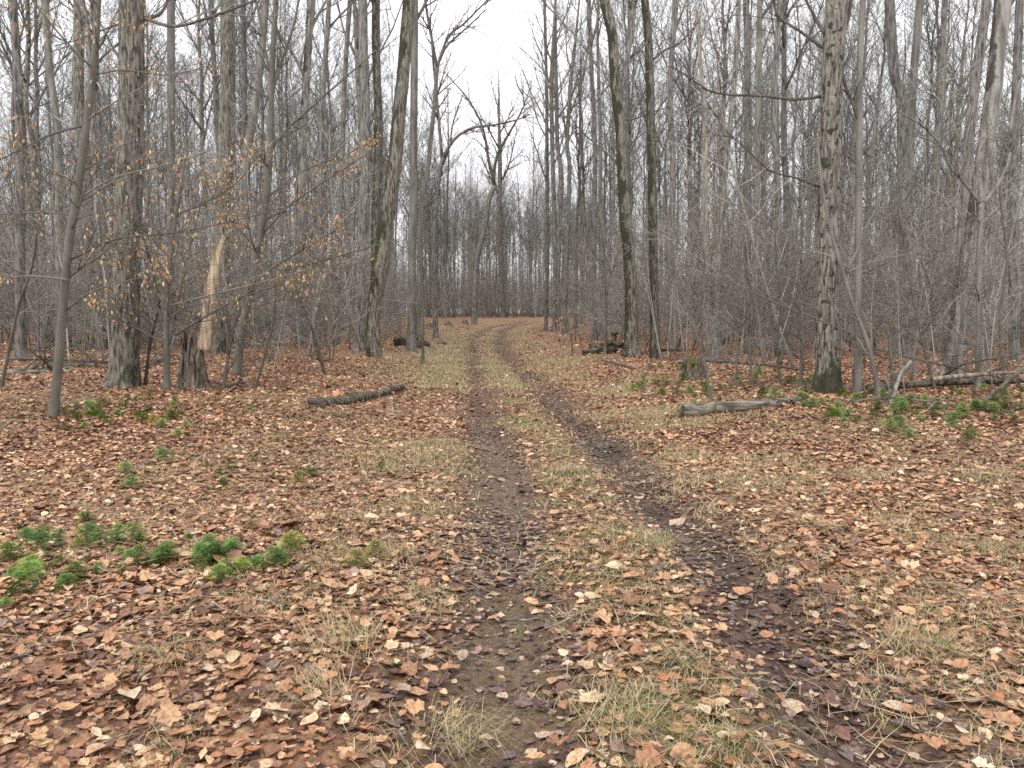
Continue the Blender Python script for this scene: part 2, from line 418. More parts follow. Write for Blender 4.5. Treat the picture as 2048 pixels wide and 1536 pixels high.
# ------------------------------------------------------------------ forest trees: variants shared by many
def variant_tree(seed, H, r, first=.48, fork=False, mat='forest'):
    rng = np.random.default_rng(seed)
    n = 17; z = np.linspace(-.35, H, n)
    p = np.zeros((n, 3)); p[:, 2] = z
    drift = np.cumsum(rng.normal(0, .075, (n, 2)), 0); drift -= drift[:1]
    lean = rng.normal(0, .018, 2)
    p[:, :2] = drift * smooth(0, 5, z)[:, None] + lean[None] * np.clip(z, 0, None)[:, None]
    rad = trunk_profile(z, r, H, .4)
    v, f = lathe_trunk(spline(p, 34), np.interp(np.linspace(0, 1, 34), np.linspace(0, 1, n), rad), 10, rng)
    tm = mesh_np('trunk', v, f, M[mat], True)
    T = Tubes()
    k = int(rng.integers(11, 15)); az = rng.uniform(0, 6)
    for j in range(k):
        t = first + (1 - first) * ((j + rng.uniform(0, .8)) / k) ** .9 * .96
        i = min(n - 2, int(t * (n - 1))); w = t * (n - 1) - i; q0 = p[i] * (1 - w) + p[i + 1] * w
        rr = np.interp(t, np.linspace(0, 1, n), rad)
        az += 2.4 + rng.normal(0, .4); an = math.radians(rng.uniform(20, 46))
        d = unit([math.cos(az) * math.sin(an), math.sin(az) * math.sin(an), math.cos(an)])
        L = H * rng.uniform(.19, .30) * (1.12 - .5 * (t - first) / (1 - first))
        grow(T, rng, q0, d, L, max(.018, min(rr * .55, .10)), 0, CROWN)
    for j in range(int(rng.integers(2, 6))):              # dead stubs and thin low boughs
        t = rng.uniform(.18, first); i = min(n - 2, int(t * (n - 1))); q0 = p[i]
        a = rng.uniform(0, 6.28); d = unit([math.cos(a), math.sin(a), rng.uniform(-.1, .5)])
        grow(T, rng, q0, d, rng.uniform(.8, 3.0), .016, 2, dict(CROWN, up=.03, wig=.14))
    cm = T.mesh('crown', M['twig'])
    return tm, cm, r
VAR = []
for s, (H, r, fst, mt) in enumerate([(24, .17, .50, 'forest'), (26, .21, .46, 'forest'), (22, .13, .52, 'smooth'), (25, .24, .42, 'maple'), (21, .11, .50, 'forest'),
                                 (27, .19, .55, 'smooth'), (19, .085, .45, 'smooth'), (23, .15, .40, 'forest'), (25, .18, .38, 'maple'), (17, .07, .42, 'forest')]):
    VAR.append(variant_tree(100 + s, H, r, fst, mat=mt))

# ------------------------------------------------------------------ trees that can be told apart in the photograph
HERO = []      # (x, y, px, short name)
def hero_tree(name, label, cat, pix, Y=None, mat='maple', H=23., limbs=(), crown=True, k=20, barkr=.0, short=None, flare=.26, crown_spec=None, limb_mat='branch', dY=0.0, first=.5):
    """pix: (px, py, width px) from the foot upwards; the foot stands on the ground"""
    rng = np.random.default_rng(abs(hash01(np.array([int(pix[0][0])]), np.array([int(pix[0][1])]), np.array([5]))[0] * 1e6).astype(int))
    if Y is None: base = on_ground(pix[0][0], pix[0][1]); Y = base[1]
    else:
        x = at(pix[0][0], pix[0][1], Y)[0]; base = np.array([x, Y, float(height(x, Y))])
    ctl = [base + [0, 0, -.35], base]; wid = [pix[0][2], pix[0][2]]
    ztop = CAM[2] + 20
    for j, (a, b, w) in enumerate(pix[1:]):
        p = at(a, b, Y); p[1] += dY * (p[2] - base[2]) / 8.0
        if p[2] > ctl[-1][2] + .15: ctl.append(p); wid.append(w)
    mpp = Y / F_PX
    rad = [w * mpp * .46 for w in wid]
    d = unit(ctl[-1] - ctl[-2]); rl = rad[-1]
    top = H
    z = ctl[-1][2] - base[2]
    while z < top and crown:
        st = 2.2
        d = unit(d * .75 + np.array([0, 0, .25]) + rng.normal(0, .02, 3))
        ctl.append(ctl[-1] + d * st); z = ctl[-1][2] - base[2]
        rad.append(max(.02, rl * (1 - ((z - (top - (top - z))) * 0) ) * max(.1, (top - z) / max(1., top - (ctl[len(pix)][2] - base[2])))))
    ctl = np.array(ctl); L = np.sum(np.linalg.norm(np.diff(ctl, axis=0), axis=1))
    cum = np.concatenate([[0], np.cumsum(np.linalg.norm(np.diff(ctl, axis=0), axis=1))])
    n = int(min(130, max(26, L / (.10 if barkr else .3))))
    path = spline(ctl, n); s = np.linspace(0, cum[-1], n)
    R = np.interp(s, cum, rad); h = path[:, 2] - base[2]
    R = R * (1 + flare * np.exp(-np.clip(h, -.15, None) / .30))
    o = thing(name, label, cat, base)
    v, f = lathe_trunk(path - base, R, k, rng, barkr, .30)
    add('trunk', mesh_np('trunk', v, f, M[mat], True), o)
    if crown:
        T = Tubes(); kk = 10; az = rng.uniform(0, 6)
        sp = crown_spec or (dict(CROWN, kids=(6, 5, 4, 0)) if Y > 36 else dict(CROWN, kids=(5, 4, 0, 0), maxl=2))
        for j in range(kk):
            t = first + (1 - first) * ((j + rng.uniform(0, .7)) / kk) * .97
            i = int(t * (n - 1)); az += 2.4 + rng.normal(0, .3); an = math.radians(rng.uniform(22, 46))
            dd = unit([math.cos(az) * math.sin(an), math.sin(az) * math.sin(an), math.cos(an)])
            grow(T, rng, path[i] - base, dd, top * rng.uniform(.18, .27) * (1.1 - .5 * t), max(.02, R[i] * .5), 0, sp)
        add('crown', T.mesh('crown', M['twig']), o)
    for lp in limbs:
        pts = []
        for j, q in enumerate(lp['px']):
            pts.append(at(q[0], q[1], Y + lp.get('dy', 0) * j / max(1, len(lp['px']) - 1)))
        w0, w1 = lp['w']
        c = spline(pts, 12); T = Tubes(); rr = np.linspace(w0, w1, 12) * mpp / 2
        T.put(c - base, rr, 7); lo_ = add('limb', T.mesh('limb', M[lp.get('mat', limb_mat)]), o); T = Tubes()
        for j in range(lp.get('kids', 5) if lp.get('kids', 5) > 3 else 0):
            i = int(rng.integers(3, 12)); a = rng.uniform(0, 6.28); dd = unit(c[min(11, i + 1)] - c[i - 1])
            an = math.radians(rng.uniform(25, 60)); dn = unit(dd * math.cos(an) + perp(dd, a) * math.sin(an) + np.array([0, 0, .15]))
            grow(T, rng, c[i] - base, dn, lp.get('len', 1.3) * rng.uniform(.6, 1.2), max(.005, rr[i] * .6), 2, dict(CROWN, kids=(6, 5, 5, 0), wig=.12, maxl=3))
        if T.d: add('twigs', T.mesh('twigs', M['twig']), lo_)['kind'] = 'stuff'
    HERO.append((base[0], base[1], pix[0][0], short or label))
    return o, base, path

hero_tree('maple_tree', 'stout furrowed grey maple beside the rotten stump', 'tree', [(250, 772, 58), (252, 650, 54), (254, 510, 52), (260, 340, 51), (263, 170, 48), (263, 0, 48)],
          barkr=.014, k=44, short='stout furrowed maple', mat='maple', limbs=[dict(px=[(286, 36), (322, 48), (352, 53), (398, 42), (450, 24), (512, 0)], w=(7, 4), dy=-1.5, kids=7), dict(px=[(284, 36), (310, 33), (328, 18), (342, -20)], w=(7, 5), dy=.5, kids=4), dict(px=[(240, 48), (205, 60), (160, 78), (110, 92)], w=(4, 2), dy=-1.0, kids=6)])
hero_tree('maple_tree', 'straight grey maple behind the leafy beech, next stout trunk inward from the furrowed maple', 'tree', [(438, 690, 34), (442, 560, 32), (448, 330, 30), (455, 170, 29), (455, 0, 28)], Y=25, barkr=.012, k=34, mat='maple', short='straight grey maple')
hero_tree('maple_tree', 'tall leaning maple with dark moss down its side left of the track', 'tree', [(748, 703, 30), (747, 620, 26), (762, 535, 34), (770, 450, 32), (776, 427, 31), (790, 325, 29), (797, 240, 27), (807, 137, 25), (818, 0, 24)], Y=24, barkr=.016, k=36, mat='mossy', short='leaning mossy maple')
hero_tree('maple_tree', 'smooth straight grey trunk right behind the leaning mossy maple', 'tree', [(822, 678, 19), (824, 525, 17), (826, 376, 16), (828, 205, 16), (829, 0, 15)], Y=30, mat='smooth', short='smooth straight trackside trunk')
hero_tree('maple_tree', 'leaning furrowed maple with a forked top right of the track', 'tree', [(1262, 712, 30), (1262, 587, 26), (1257, 500, 25), (1251, 444, 24), (1245, 342, 23), (1241, 256, 22), (1231, 171, 21), (1224, 68, 20), (1209, 0, 19)], barkr=.012, k=36, mat='mossy', short='leaning forked maple',
          limbs=[dict(px=[(1240, 200), (1246, 165), (1252, 140), (1262, 60), (1268, -40)], w=(11, 8), dy=.4, mat='forest'), dict(px=[(1250, 240), (1275, 236), (1300, 225), (1340, 214)], w=(4, 2), kids=6), dict(px=[(1240, 330), (1200, 295), (1160, 260), (1130, 215)], w=(4, 2), kids=6, dy=1)])
hero_tree('maple_tree', 'upright mossy grey maple standing close behind the leaning forked maple', 'tree', [(1311, 698, 22), (1307, 525, 19), (1304, 342, 18), (1301, 205, 17), (1296, 68, 17), (1289, -10, 16)], Y=23.5, k=28, barkr=.01, mat='mossy', short='upright mossy maple', limbs=[dict(px=[(1308, 330), (1322, 310), (1334, 280), (1342, 240)], w=(5, 2.5), kids=5), dict(px=[(1305, 120), (1330, 100), (1360, 85), (1400, 40)], w=(5, 3), kids=6)])
hero_tree('maple_tree', 'big grey dark-spotted trunk with a mossy foot behind the fallen log', 'tree', [(1654, 785, 54), (1655, 700, 46), (1657, 512, 43), (1660, 342, 43), (1662, 205, 42), (1668, 85, 42), (1674, 0, 45)], barkr=.012, k=44, mat='spotted', short='big spotted trunk',
          limbs=[dict(px=[(1640, 193), (1587, 199), (1519, 191), (1461, 190), (1416, 181), (1382, 157), (1340, 132)], w=(7, 2.5), dy=-1.2, kids=10), dict(px=[(1645, 96), (1604, 65), (1567, 41), (1550, 20), (1547, -20)], w=(6, 4), kids=5), dict(px=[(1650, 70), (1630, 35), (1612, 0), (1600, -30)], w=(7, 4), kids=3), dict(px=[(1640, 374), (1592, 356), (1540, 341), (1495, 300), (1450, 260)], w=(4.5, 2), dy=-1, kids=8), dict(px=[(1690, 60), (1700, 20), (1705, -30)], w=(8, 6), kids=2)])
hero_tree('ash_tree', 'slim dark stem rising just right of the big spotted trunk', 'tree', [(1714, 785, 17), (1716, 640, 15), (1717, 478, 14), (1719, 307, 14), (1720, 137, 13), (1726, 0, 12)], mat='smooth', k=14, H=15, short='slim dark stem', limbs=[dict(px=[(1717, 240), (1705, 205), (1692, 175), (1684, 140)], w=(8, 5), kids=4), dict(px=[(1722, 310), (1760, 262), (1800, 215), (1850, 150)], w=(5, 2.5), kids=8, dy=.5), dict(px=[(1716, 330), (1690, 310), (1660, 296)], w=(4, 2), kids=4)])
hero_tree('birch_tree', 'pale leaning trunk with dark blotches near the photograph edge', 'tree', [(1903, 722, 38), (1915, 640, 34), (1929, 540, 32), (1943, 470, 31), (1963, 342, 30), (1984, 205, 31), (1997, 85, 32), (2007, 0, 32)], Y=18, k=32, mat='pale', barkr=.006, short='pale blotched trunk', limbs=[dict(px=[(2006, 30), (2022, 5), (2040, -30)], w=(12, 9), kids=3)])
hero_tree('dead_tree', 'bleached broken dead trunk with bark peeled off, right of the track', 'tree', [(1413, 672, 14), (1412, 540, 13), (1411, 410, 13), (1410, 239, 11), (1399, 103, 8), (1392, 20, 6), (1390, 5, 2)], Y=27, mat='snag', crown=False, k=16, flare=.15, short='bleached dead trunk')
hero_tree('ash_tree', 'dark slender trunk slanting up just right of the bleached dead trunk', 'tree', [(1430, 692, 15), (1436, 560, 13), (1440, 478, 12), (1454, 307, 11), (1468, 171, 11), (1478, 0, 10)], Y=23, mat='forest', k=14, short='slanting slender trunk')
hero_tree('maple_tree', 'dark crooked forked tree at the bend of the track', 'tree', [(948, 646, 12), (954, 525, 11), (968, 461, 11), (980, 393, 11), (991, 372, 10)], Y=66, mat='forest', crown=False, k=10, short='crooked forked tree', limb_mat='branch',
          limbs=[dict(px=[(991, 374), (978, 325), (970, 273), (958, 236), (934, 195), (913, 171), (895, 150)], w=(7, 2), kids=10, len=2.6), dict(px=[(989, 374), (987, 362), (993, 314), (1012, 277), (1036, 236), (1050, 205), (1046, 191), (1036, 174), (1030, 150)], w=(7, 2), kids=10, len=2.6)])
hero_tree('maple_tree', 'tall straight tree with upswept crown in the middle of the view', 'tree', [(1006, 645, 12), (1000, 461, 10), (1000, 342, 9), (999, 290, 8)], Y=86, mat='forest', k=10, H=27, short='tall tree in the middle', first=.42, crown_spec=dict(CROWN, kids=(7, 6, 4, 0)))
hero_tree('maple_tree', 'thin tree with an arched bough reaching over the track', 'tree', [(872, 652, 11), (868, 500, 10), (872, 420, 9), (878, 360, 9), (886, 314, 8)], Y=46, mat='forest', k=10, crown=False, short='thin tree with arched bough',
          limbs=[dict(px=[(886, 314), (910, 277), (944, 256), (992, 249), (1036, 239), (1060, 228)], w=(7, 2.5), kids=14, len=2.2, mat='forest'), dict(px=[(884, 316), (880, 270), (874, 200), (866, 120), (860, 40)], w=(7, 3), kids=14, len=3.0, mat='forest'), dict(px=[(886, 330), (900, 290), (905, 250), (925, 190)], w=(4, 2), kids=8, len=2.)])
hero_tree('maple_tree', 'thin grey tree forking high, its boughs curving towards the sky gap', 'tree', [(836, 662, 11), (841, 444, 10), (855, 342, 10), (869, 205, 9), (874, 137, 9)], Y=40, mat='smooth', k=10, crown=False, short='high-forking thin tree',
          limbs=[dict(px=[(874, 137), (866, 90), (858, 50), (850, 0), (840, -80)], w=(6, 4), kids=10, len=2.4, mat='forest'), dict(px=[(874, 137), (885, 100), (900, 68), (925, 50), (945, 30), (985, -10)], w=(6, 3), kids=12, len=2.0, mat='forest'), dict(px=[(878, 118), (895, 90), (915, 72), (950, 40), (970, 20)], w=(5, 2), kids=9, len=1.6, mat='forest')])
_mid = [  # further trees read off the photograph: pixels, depth, bark, label
 ([(1092, 650, 9), (1094, 525, 8), (1094, 342, 8), (1093, 171, 7), (1089, 0, 6)], 52, 'forest', 'narrow upright tree nearest the sky gap right of the track'),
 ([(1108, 652, 11), (1110, 512, 10), (1105, 307, 9), (1103, 171, 9), (1108, 68, 8)], 50, 'forest', 'narrow tree touching the upright one beside the sky gap'),
 ([(1114, 640, 11), (1118, 478, 10), (1123, 359, 10), (1115, 290, 9), (1113, 205, 9), (1111, 103, 8)], 54, 'forest', 'wavy-trunked tree at the outside of the track bend'),
 ([(1128, 655, 12), (1132, 546, 10), (1139, 342, 9), (1134, 290, 9), (1139, 205, 9), (1140, 174, 8), (1150, 90, 6)], 46, 'forest', 'thin forked tree between the wavy one and the leaning forked maple'),
 ([(40, 690, 22), (40, 480, 19), (40, 310, 18), (36, 170, 17), (26, 0, 16)], 21, 'forest', 'dark straight trunk at the far left edge'),
 ([(120, 690, 17), (118, 400, 16), (113, 240, 15), (99, 137, 14), (90, 0, 14)], 30, 'smooth', 'pale slanting trunk between the edge trunk and foreground sapling'),
 ([(200, 680, 16), (195, 420, 15), (183, 200, 14), (176, 70, 13), (160, -20, 12)], 27, 'forest', 'crooked dark trunk crossing behind the foreground sapling'),
 ([(340, 675, 20), (340, 560, 18), (342, 400, 17), (342, 200, 16), (342, 0, 16)], 32, 'smooth', 'clean straight trunk between the furrowed maple and straight grey maple'),
 ([(488, 680, 13), (489, 376, 12), (489, 170, 11), (486, 0, 11)], 34, 'forest', 'slim trunk hugging the straight grey maple on its inner side'),
 ([(478, 690, 19), (492, 342, 17), (506, 240, 17), (520, 137, 16), (531, 0, 15)], 28, 'smooth', 'slanting trunk rising behind the leafy forked beech'),
 ([(598, 672, 19), (605, 342, 17), (612, 170, 16), (622, 0, 16)], 36, 'pale', 'pale smooth trunk midway between forked beech and mossy maple'),
 ([(636, 680, 13), (640, 400, 11), (646, 205, 10), (658, 0, 10)], 33, 'forest', 'slim trunk just right of the pale smooth one'),
 ([(672, 676, 12), (684, 330, 11), (690, 150, 10), (700, 0, 10)], 35, 'forest', 'thin slanting trunk left of the twin trunks'),
 ([(718, 690, 24), (723, 525, 22), (730, 342, 21), (730, 170, 20), (727, 113, 20), (725, 0, 20)], 29, 'forest', 'sturdy trunk, outer one of the twin trunks left of mossy maple'),
 ([(750, 690, 20), (750, 525, 19), (756, 310, 18), (756, 205, 17), (752, 100, 18), (752, 0, 17)], 31, 'mossy', 'knobbly trunk, inner one of the twin trunks left of mossy maple'),
 ([(1190, 660, 12), (1188, 500, 11), (1190, 300, 10), (1182, 120, 9), (1178, 0, 9)], 40, 'forest', 'slender trunk just left of the leaning forked maple'),
 ([(1344, 672, 15), (1342, 480, 14), (1346, 340, 13), (1340, 180, 12), (1352, 0, 12)], 33, 'forest', 'slender trunk between upright mossy maple and bleached dead trunk'),
 ([(1496, 690, 16), (1495, 410, 15), (1495, 103, 14), (1492, 0, 14)], 27, 'forest', 'straight trunk, second to the right of the bleached dead trunk'),
 ([(1514, 680, 14), (1515, 342, 13), (1519, 34, 12), (1520, 0, 12)], 31, 'smooth', 'straight thin trunk, third to the right of the bleached dead trunk'),
 ([(1560, 690, 16), (1556, 400, 14), (1548, 200, 13), (1560, 0, 12)], 28, 'forest', 'plain trunk under the long bough of the big spotted trunk'),
 ([(1812, 710, 26), (1808, 480, 24), (1806, 342, 23), (1803, 191, 22), (1789, 147, 21), (1779, 0, 20)], 23, 'forest', 'kinked sturdy trunk between slim dark stem and pale blotched trunk'),
 ([(1790, 690, 19), (1815, 410, 17), (1826, 171, 16), (1840, 0, 16)], 27, 'smooth', 'slanting trunk behind the kinked sturdy one'),
 ([(1910, 690, 23), (1936, 307, 21), (1950, 171, 20), (1967, 51, 19), (1975, -20, 18)], 23, 'forest', 'grey trunk running alongside the pale blotched trunk'),
 ([(1872, 690, 15), (1868, 400, 14), (1880, 200, 13), (1890, 0, 12)], 29, 'forest', 'thin trunk, first left of the pale blotched trunk'),
 ([(2030, 700, 20), (2025, 400, 18), (2032, 200, 17), (2040, 0, 16)], 22, 'forest', 'dark trunk at the far right edge'),
]
_short = ['upright tree by sky gap', 'narrow tree by sky gap', 'wavy-trunked tree', 'thin forked tree', 'dark left-edge trunk', 'pale slanting left trunk', 'crooked dark left trunk', 'clean straight left trunk', 'slim trunk hugging grey maple', 'slanting trunk behind forked beech', 'pale smooth trunk', 'slim trunk beside pale one', 'thin slanting trunk by twins', 'outer twin trunk', 'inner twin trunk', 'slender trunk', 'slender trunk by dead trunk', 'second trunk past dead trunk', 'third trunk past dead trunk', 'plain trunk under long bough', 'kinked sturdy trunk', 'slanting trunk behind kinked one', 'trunk alongside blotched trunk', 'thin trunk left of blotched', 'dark right-edge trunk']
for i, (px, Y, mt, lb) in enumerate(_mid):
    hero_tree('maple_tree' if mt != 'smooth' else 'beech_tree', lb, 'tree', px, Y=Y, mat=mt, k=14, H=22 + (i * 37 % 5), short=_short[i], first=.42 if Y > 40 else .5)

# ------------------------------------------------------------------ individual forest trees that fill the wood
placed = [(h[0], h[1]) for h in HERO]
rng = np.random.default_rng(21)
fill = []
tries = 0
while len(fill) < 215 and tries < 30000:
    tries += 1
    y = math.sqrt(rng.uniform(25 ** 2, 88 ** 2)); x = rng.uniform(-1, 1) * (.70 * y + 2)
    d = float(track_d(x, y))
    if abs(d) < 4.2 + .03 * y and y < 80: continue
    px = 1024 + F_PX * x / y
    if 900 < px < 1090: continue
    if y < 34 and rng.random() < .6: continue
    if min(((x - a) ** 2 + (y - b) ** 2 for a, b in placed), default=9) < (1.7 if y < 40 else 2.3) ** 2: continue
    # keep the trunks read off the photograph clear
    if any(abs(px - h[2]) < 11 and y < h[1] for h in HERO): continue
    placed.append((x, y)); fill.append((x, y, px))
def size_word(r): return 'slender' if r < .10 else 'slim' if r < .14 else 'medium' if r < .19 else 'sturdy'
fill.sort(key=lambda t: t[2])
count = {}
hs_sorted = sorted([h for h in HERO if h[1] < 36], key=lambda h: h[2])
STOP = set('of the at to and a between behind on its one under in just with by crossing first second third midway hugging running alongside rising touching nearest outer inner'.split())
def anchor(px):
    left = [h for h in hs_sorted if h[2] <= px]; right = [h for h in hs_sorted if h[2] > px]
    hL = left[-1] if left else None; hR = right[0] if right else None
    near = hL if (hR is None or (hL and px - hL[2] < hR[2] - px)) else hR
    w = near[3].split()[:6]
    while w[-1].rstrip(',') in STOP: w.pop()
    return ('right' if px >= near[2] else 'left'), ' '.join(w).rstrip(','), near
for x, y, px in fill:
    tm, cm, r = VAR[int(rng.choice(10, p=[.09, .07, .13, .05, .14, .08, .15, .1, .06, .13]))]
    sc = rng.uniform(.86, 1.12)
    side, nm, near = anchor(px)
    band = 'middle-distance' if y < 45 else 'distant' if y < 66 else 'far-off'
    key = (size_word(r * sc), band, side, near[3]); count[key] = count.get(key, 0) + 1
    o = thing('bare_tree', '%s %s bare tree, just %s of the %s' % (band, size_word(r * sc), side, nm), 'tree',
              (x, y, float(height(x, y))), group='%s trees of the wood' % band, rotz=rng.uniform(0, 6.28))
    o.scale = (sc, sc, sc * rng.uniform(.94, 1.06))
    add('trunk', tm, o); add('crown', cm, o)

# ------------------------------------------------------------------ the far wood: one mass, instanced by geometry nodes
def scatter_mass(name, label, cat, meshes, pts, rotz, scl, mat):
    src = bpy.data.collections.new(name + '_kinds')
    for i, me_list in enumerate(meshes):
        vs, qs, off = [], [], 0
        ob = bpy.data.objects.new('kind_%02d' % i, me_list); src.objects.link(ob)
    pts = np.array(pts); pts[:, 2] = height(pts[:, 0], pts[:, 1])
    me = bpy.data.meshes.new(name); me.vertices.add(len(pts)); me.vertices.foreach_set('co', np.asarray(pts, np.float32).ravel())
    for nm, val, ty in (('rz', rotz, 'FLOAT'), ('sc', scl, 'FLOAT')):
        a = me.attributes.new(nm, ty, 'POINT'); a.data.foreach_set('value', np.asarray(val, np.float32))
    a = me.attributes.new('ki', 'INT', 'POINT'); a.data.foreach_set('value', RNG.integers(0, len(meshes), len(pts)).astype(np.int32))
    o = add(name, me); tag(o, label, cat, kind='stuff')
    ng = bpy.data.node_groups.new(name, 'GeometryNodeTree')
    ng.interface.new_socket('Geometry', in_out='INPUT', socket_type='NodeSocketGeometry')
    ng.interface.new_socket('Geometry', in_out='OUTPUT', socket_type='NodeSocketGeometry')
    N, Lk = ng.nodes, ng.links
    gi, go = N.new('NodeGroupInput'), N.new('NodeGroupOutput')
    ci = N.new('GeometryNodeCollectionInfo'); ci.inputs['Collection'].default_value = src
    ci.inputs['Separate Children'].default_value = True; ci.inputs['Reset Children'].default_value = True
    ip = N.new('GeometryNodeInstanceOnPoints'); ip.inputs['Pick Instance'].default_value = True
    def na(n, ty):
        a = N.new('GeometryNodeInputNamedAttribute'); a.data_type = ty; a.inputs['Name'].default_value = n
        return [s for s in a.outputs if s.enabled and s.name == 'Attribute'][0]
    cx = N.new('ShaderNodeCombineXYZ'); Lk.new(na('rz', 'FLOAT'), cx.inputs[2])
    Lk.new(gi.outputs[0], ip.inputs['Points']); Lk.new(ci.outputs[0], ip.inputs['Instance'])
    Lk.new(na('ki', 'INT'), ip.inputs['Instance Index']); Lk.new(cx.outputs[0], ip.inputs['Rotation'])
    Lk.new(na('sc', 'FLOAT'), ip.inputs['Scale']); Lk.new(ip.outputs[0], go.inputs[0])
    md = o.modifiers.new('scatter', 'NODES'); md.node_group = ng
    return o
def joined(name, mes):
    """one mesh out of several, keeping their materials"""
    import bmesh
    bm = bmesh.new(); mats = []
    for me in mes:
        n0 = len(bm.faces); bm.from_mesh(me); bm.faces.ensure_lookup_table()
        for f in bm.faces[n0:]: f.material_index = len(mats)
        mats.append(me.materials[0])
    out = bpy.data.meshes.new(name); bm.to_mesh(out); bm.free()
    for m in mats: out.materials.append(m)
    return out
JT = [joined('whole_tree', v[:2]) for v in VAR]
rng = np.random.default_rng(33)
pts = []
while len(pts) < 700:
    y = math.sqrt(rng.uniform(80 ** 2, 190 ** 2)); x = rng.uniform(-1, 1) * (.72 * y + 4)
    if abs(float(track_d(x, y))) < 3.0 and y < 110: continue
    if -.085 < x / y < .05 and y < 108: continue
    pts.append((x, y, 0.))
while len(pts) < 790:
    y = math.sqrt(rng.uniform(135 ** 2, 195 ** 2)); x = rng.uniform(-.12, .10) * y
    pts.append((x, y, 0.))
scatter_mass('far_wood', 'hazy grey mass of distant bare trees closing the view', 'woods', JT, pts, rng.uniform(0, 6.28, len(pts)), rng.uniform(.8, 1.1, len(pts)), None)

# ------------------------------------------------------------------ saplings and undergrowth
SAP = dict(kids=(9, 5, 3, 0), ratio=.52, ang=(28, 60), up=.04, lift=.08, wig=.10, rmin=.0042, maxl=3)
def sapling_variant(seed, H, r, kids=12, stems=1):
    rng = np.random.default_rng(seed); T = Tubes(); S = Tubes()
    for s in range(stems):
        n = 9; d = unit([rng.normal(0, .16), rng.normal(0, .16), 1]); p = [np.array([rng.normal(0, .05), rng.normal(0, .05), -.1])]
        for i in range(n - 1):
            d = unit(d + rng.normal(0, .05, 3) + [0, 0, .05]); p.append(p[-1] + d * H / (n - 1))
        p = np.array(p); S.put(p, np.linspace(r, r * .25, n), 5)
        az = rng.uniform(0, 6)
        for j in range(kids):
            t = .12 + .86 * (j + rng.uniform(0, .8)) / kids; f = t * (n - 1); i = min(n - 2, int(f)); q0 = p[i] + (p[i + 1] - p[i]) * (f - i)
            az += 2.4 + rng.normal(0, .4); an = math.radians(rng.uniform(35, 75))
            dd = unit([math.cos(az) * math.sin(an), math.sin(az) * math.sin(an), math.cos(an)])
            grow(T, rng, q0, dd, H * rng.uniform(.2, .36) * (1.15 - .7 * t), max(.0035, r * .42), 1, SAP)
    return S.mesh('stem', M['brush']), T.mesh('twigs', M['brush'])
SV = [sapling_variant(300 + i, H, r, k, s) for i, (H, r, k, s) in enumerate([(3.2, .014, 11, 1), (4.6, .02, 13, 1), (6.0, .028, 15, 1), (2.4, .010, 9, 2), (5.2, .022, 12, 2), (7.5, .036, 16, 1), (3.8, .015, 10, 3), (1.7, .007, 8, 2)])]
SH = [3.2, 4.6, 6.0, 2.4, 5.2, 7.5, 3.8, 1.7]
rng = np.random.default_rng(44); n = 0; tries = 0; pos_s = []
while n < 300 and tries < 20000:
    tries += 1
    y = math.sqrt(rng.uniform(13 ** 2, 50 ** 2)); x = rng.uniform(-1, 1) * (.68 * y + 1)
    d = float(track_d(x, y)); px = 1024 + F_PX * x / y
    lim = 4.4 if y < 24 else 3.4 + .03 * y
    if abs(d) < lim: continue
    if d < 0 and y < 17 and rng.random() < .5: continue
    if y < 17 and d < 6.0: continue
    if min(((x - a) ** 2 + (y - b) ** 2 for a, b in placed)) < .25: continue
    v = int(rng.choice(8, p=[.16, .20, .15, .10, .15, .07, .12, .05]))
    sc = rng.uniform(.8, 1.2); h = SH[v] * sc
    side = 'right' if d > 0 else 'left'
    band = 'near' if y < 21 else 'middle' if y < 33 else 'far'
    hw = 'knee-high' if h < 1.0 else 'low' if h < 2.2 else 'head-high' if h < 3.3 else 'tall'
    edge = 'close to the track' if abs(d) < 7 else 'deep in the thicket'
    sd_, nm, _n = anchor(px); fb = 'behind' if y > _n[1] else 'before'
    o = thing('sapling', '%s sapling in the %s thicket, %s and %s of %s' % (hw, band, fb, sd_, nm), 'sapling', (x, y, float(height(x, y))),
              group='%s bare saplings in the %s ranks of the thicket' % (hw, band), rotz=rng.uniform(0, 6.28))
    o.scale = (sc,) * 3
    add('stem', SV[v][0], o); add('twigs', SV[v][1], o); n += 1
JS = [joined('brush', v) for v in SV]
pts = []
while len(pts) < 3100:
    y = 24 * (185 / 24.) ** rng.random() if len(pts) < 1800 else math.sqrt(rng.uniform(82 ** 2, 180 ** 2)); x = rng.uniform(-1, 1) * (.70 * y + 3)
    if abs(float(track_d(x, y))) < 3.6 + .02 * y and y < 86: continue
    pts.append((x, y, 0.))
while len(pts) < 3350:
    y = math.sqrt(rng.uniform(88 ** 2, 185 ** 2)); x = rng.uniform(-.12, .10) * y
    if abs(float(track_d(x, y))) < 3.0 and y < 100: continue
    pts.append((x, y, 0.))
scatter_mass('undergrowth', 'brownish grey thicket of fine bare twigs between the tree trunks', 'undergrowth', JS, pts, rng.uniform(0, 6.28, len(pts)), rng.uniform(.75, 1.25, len(pts)) * np.where(np.array(pts)[:, 1] > 80, 1.45, 1), None)

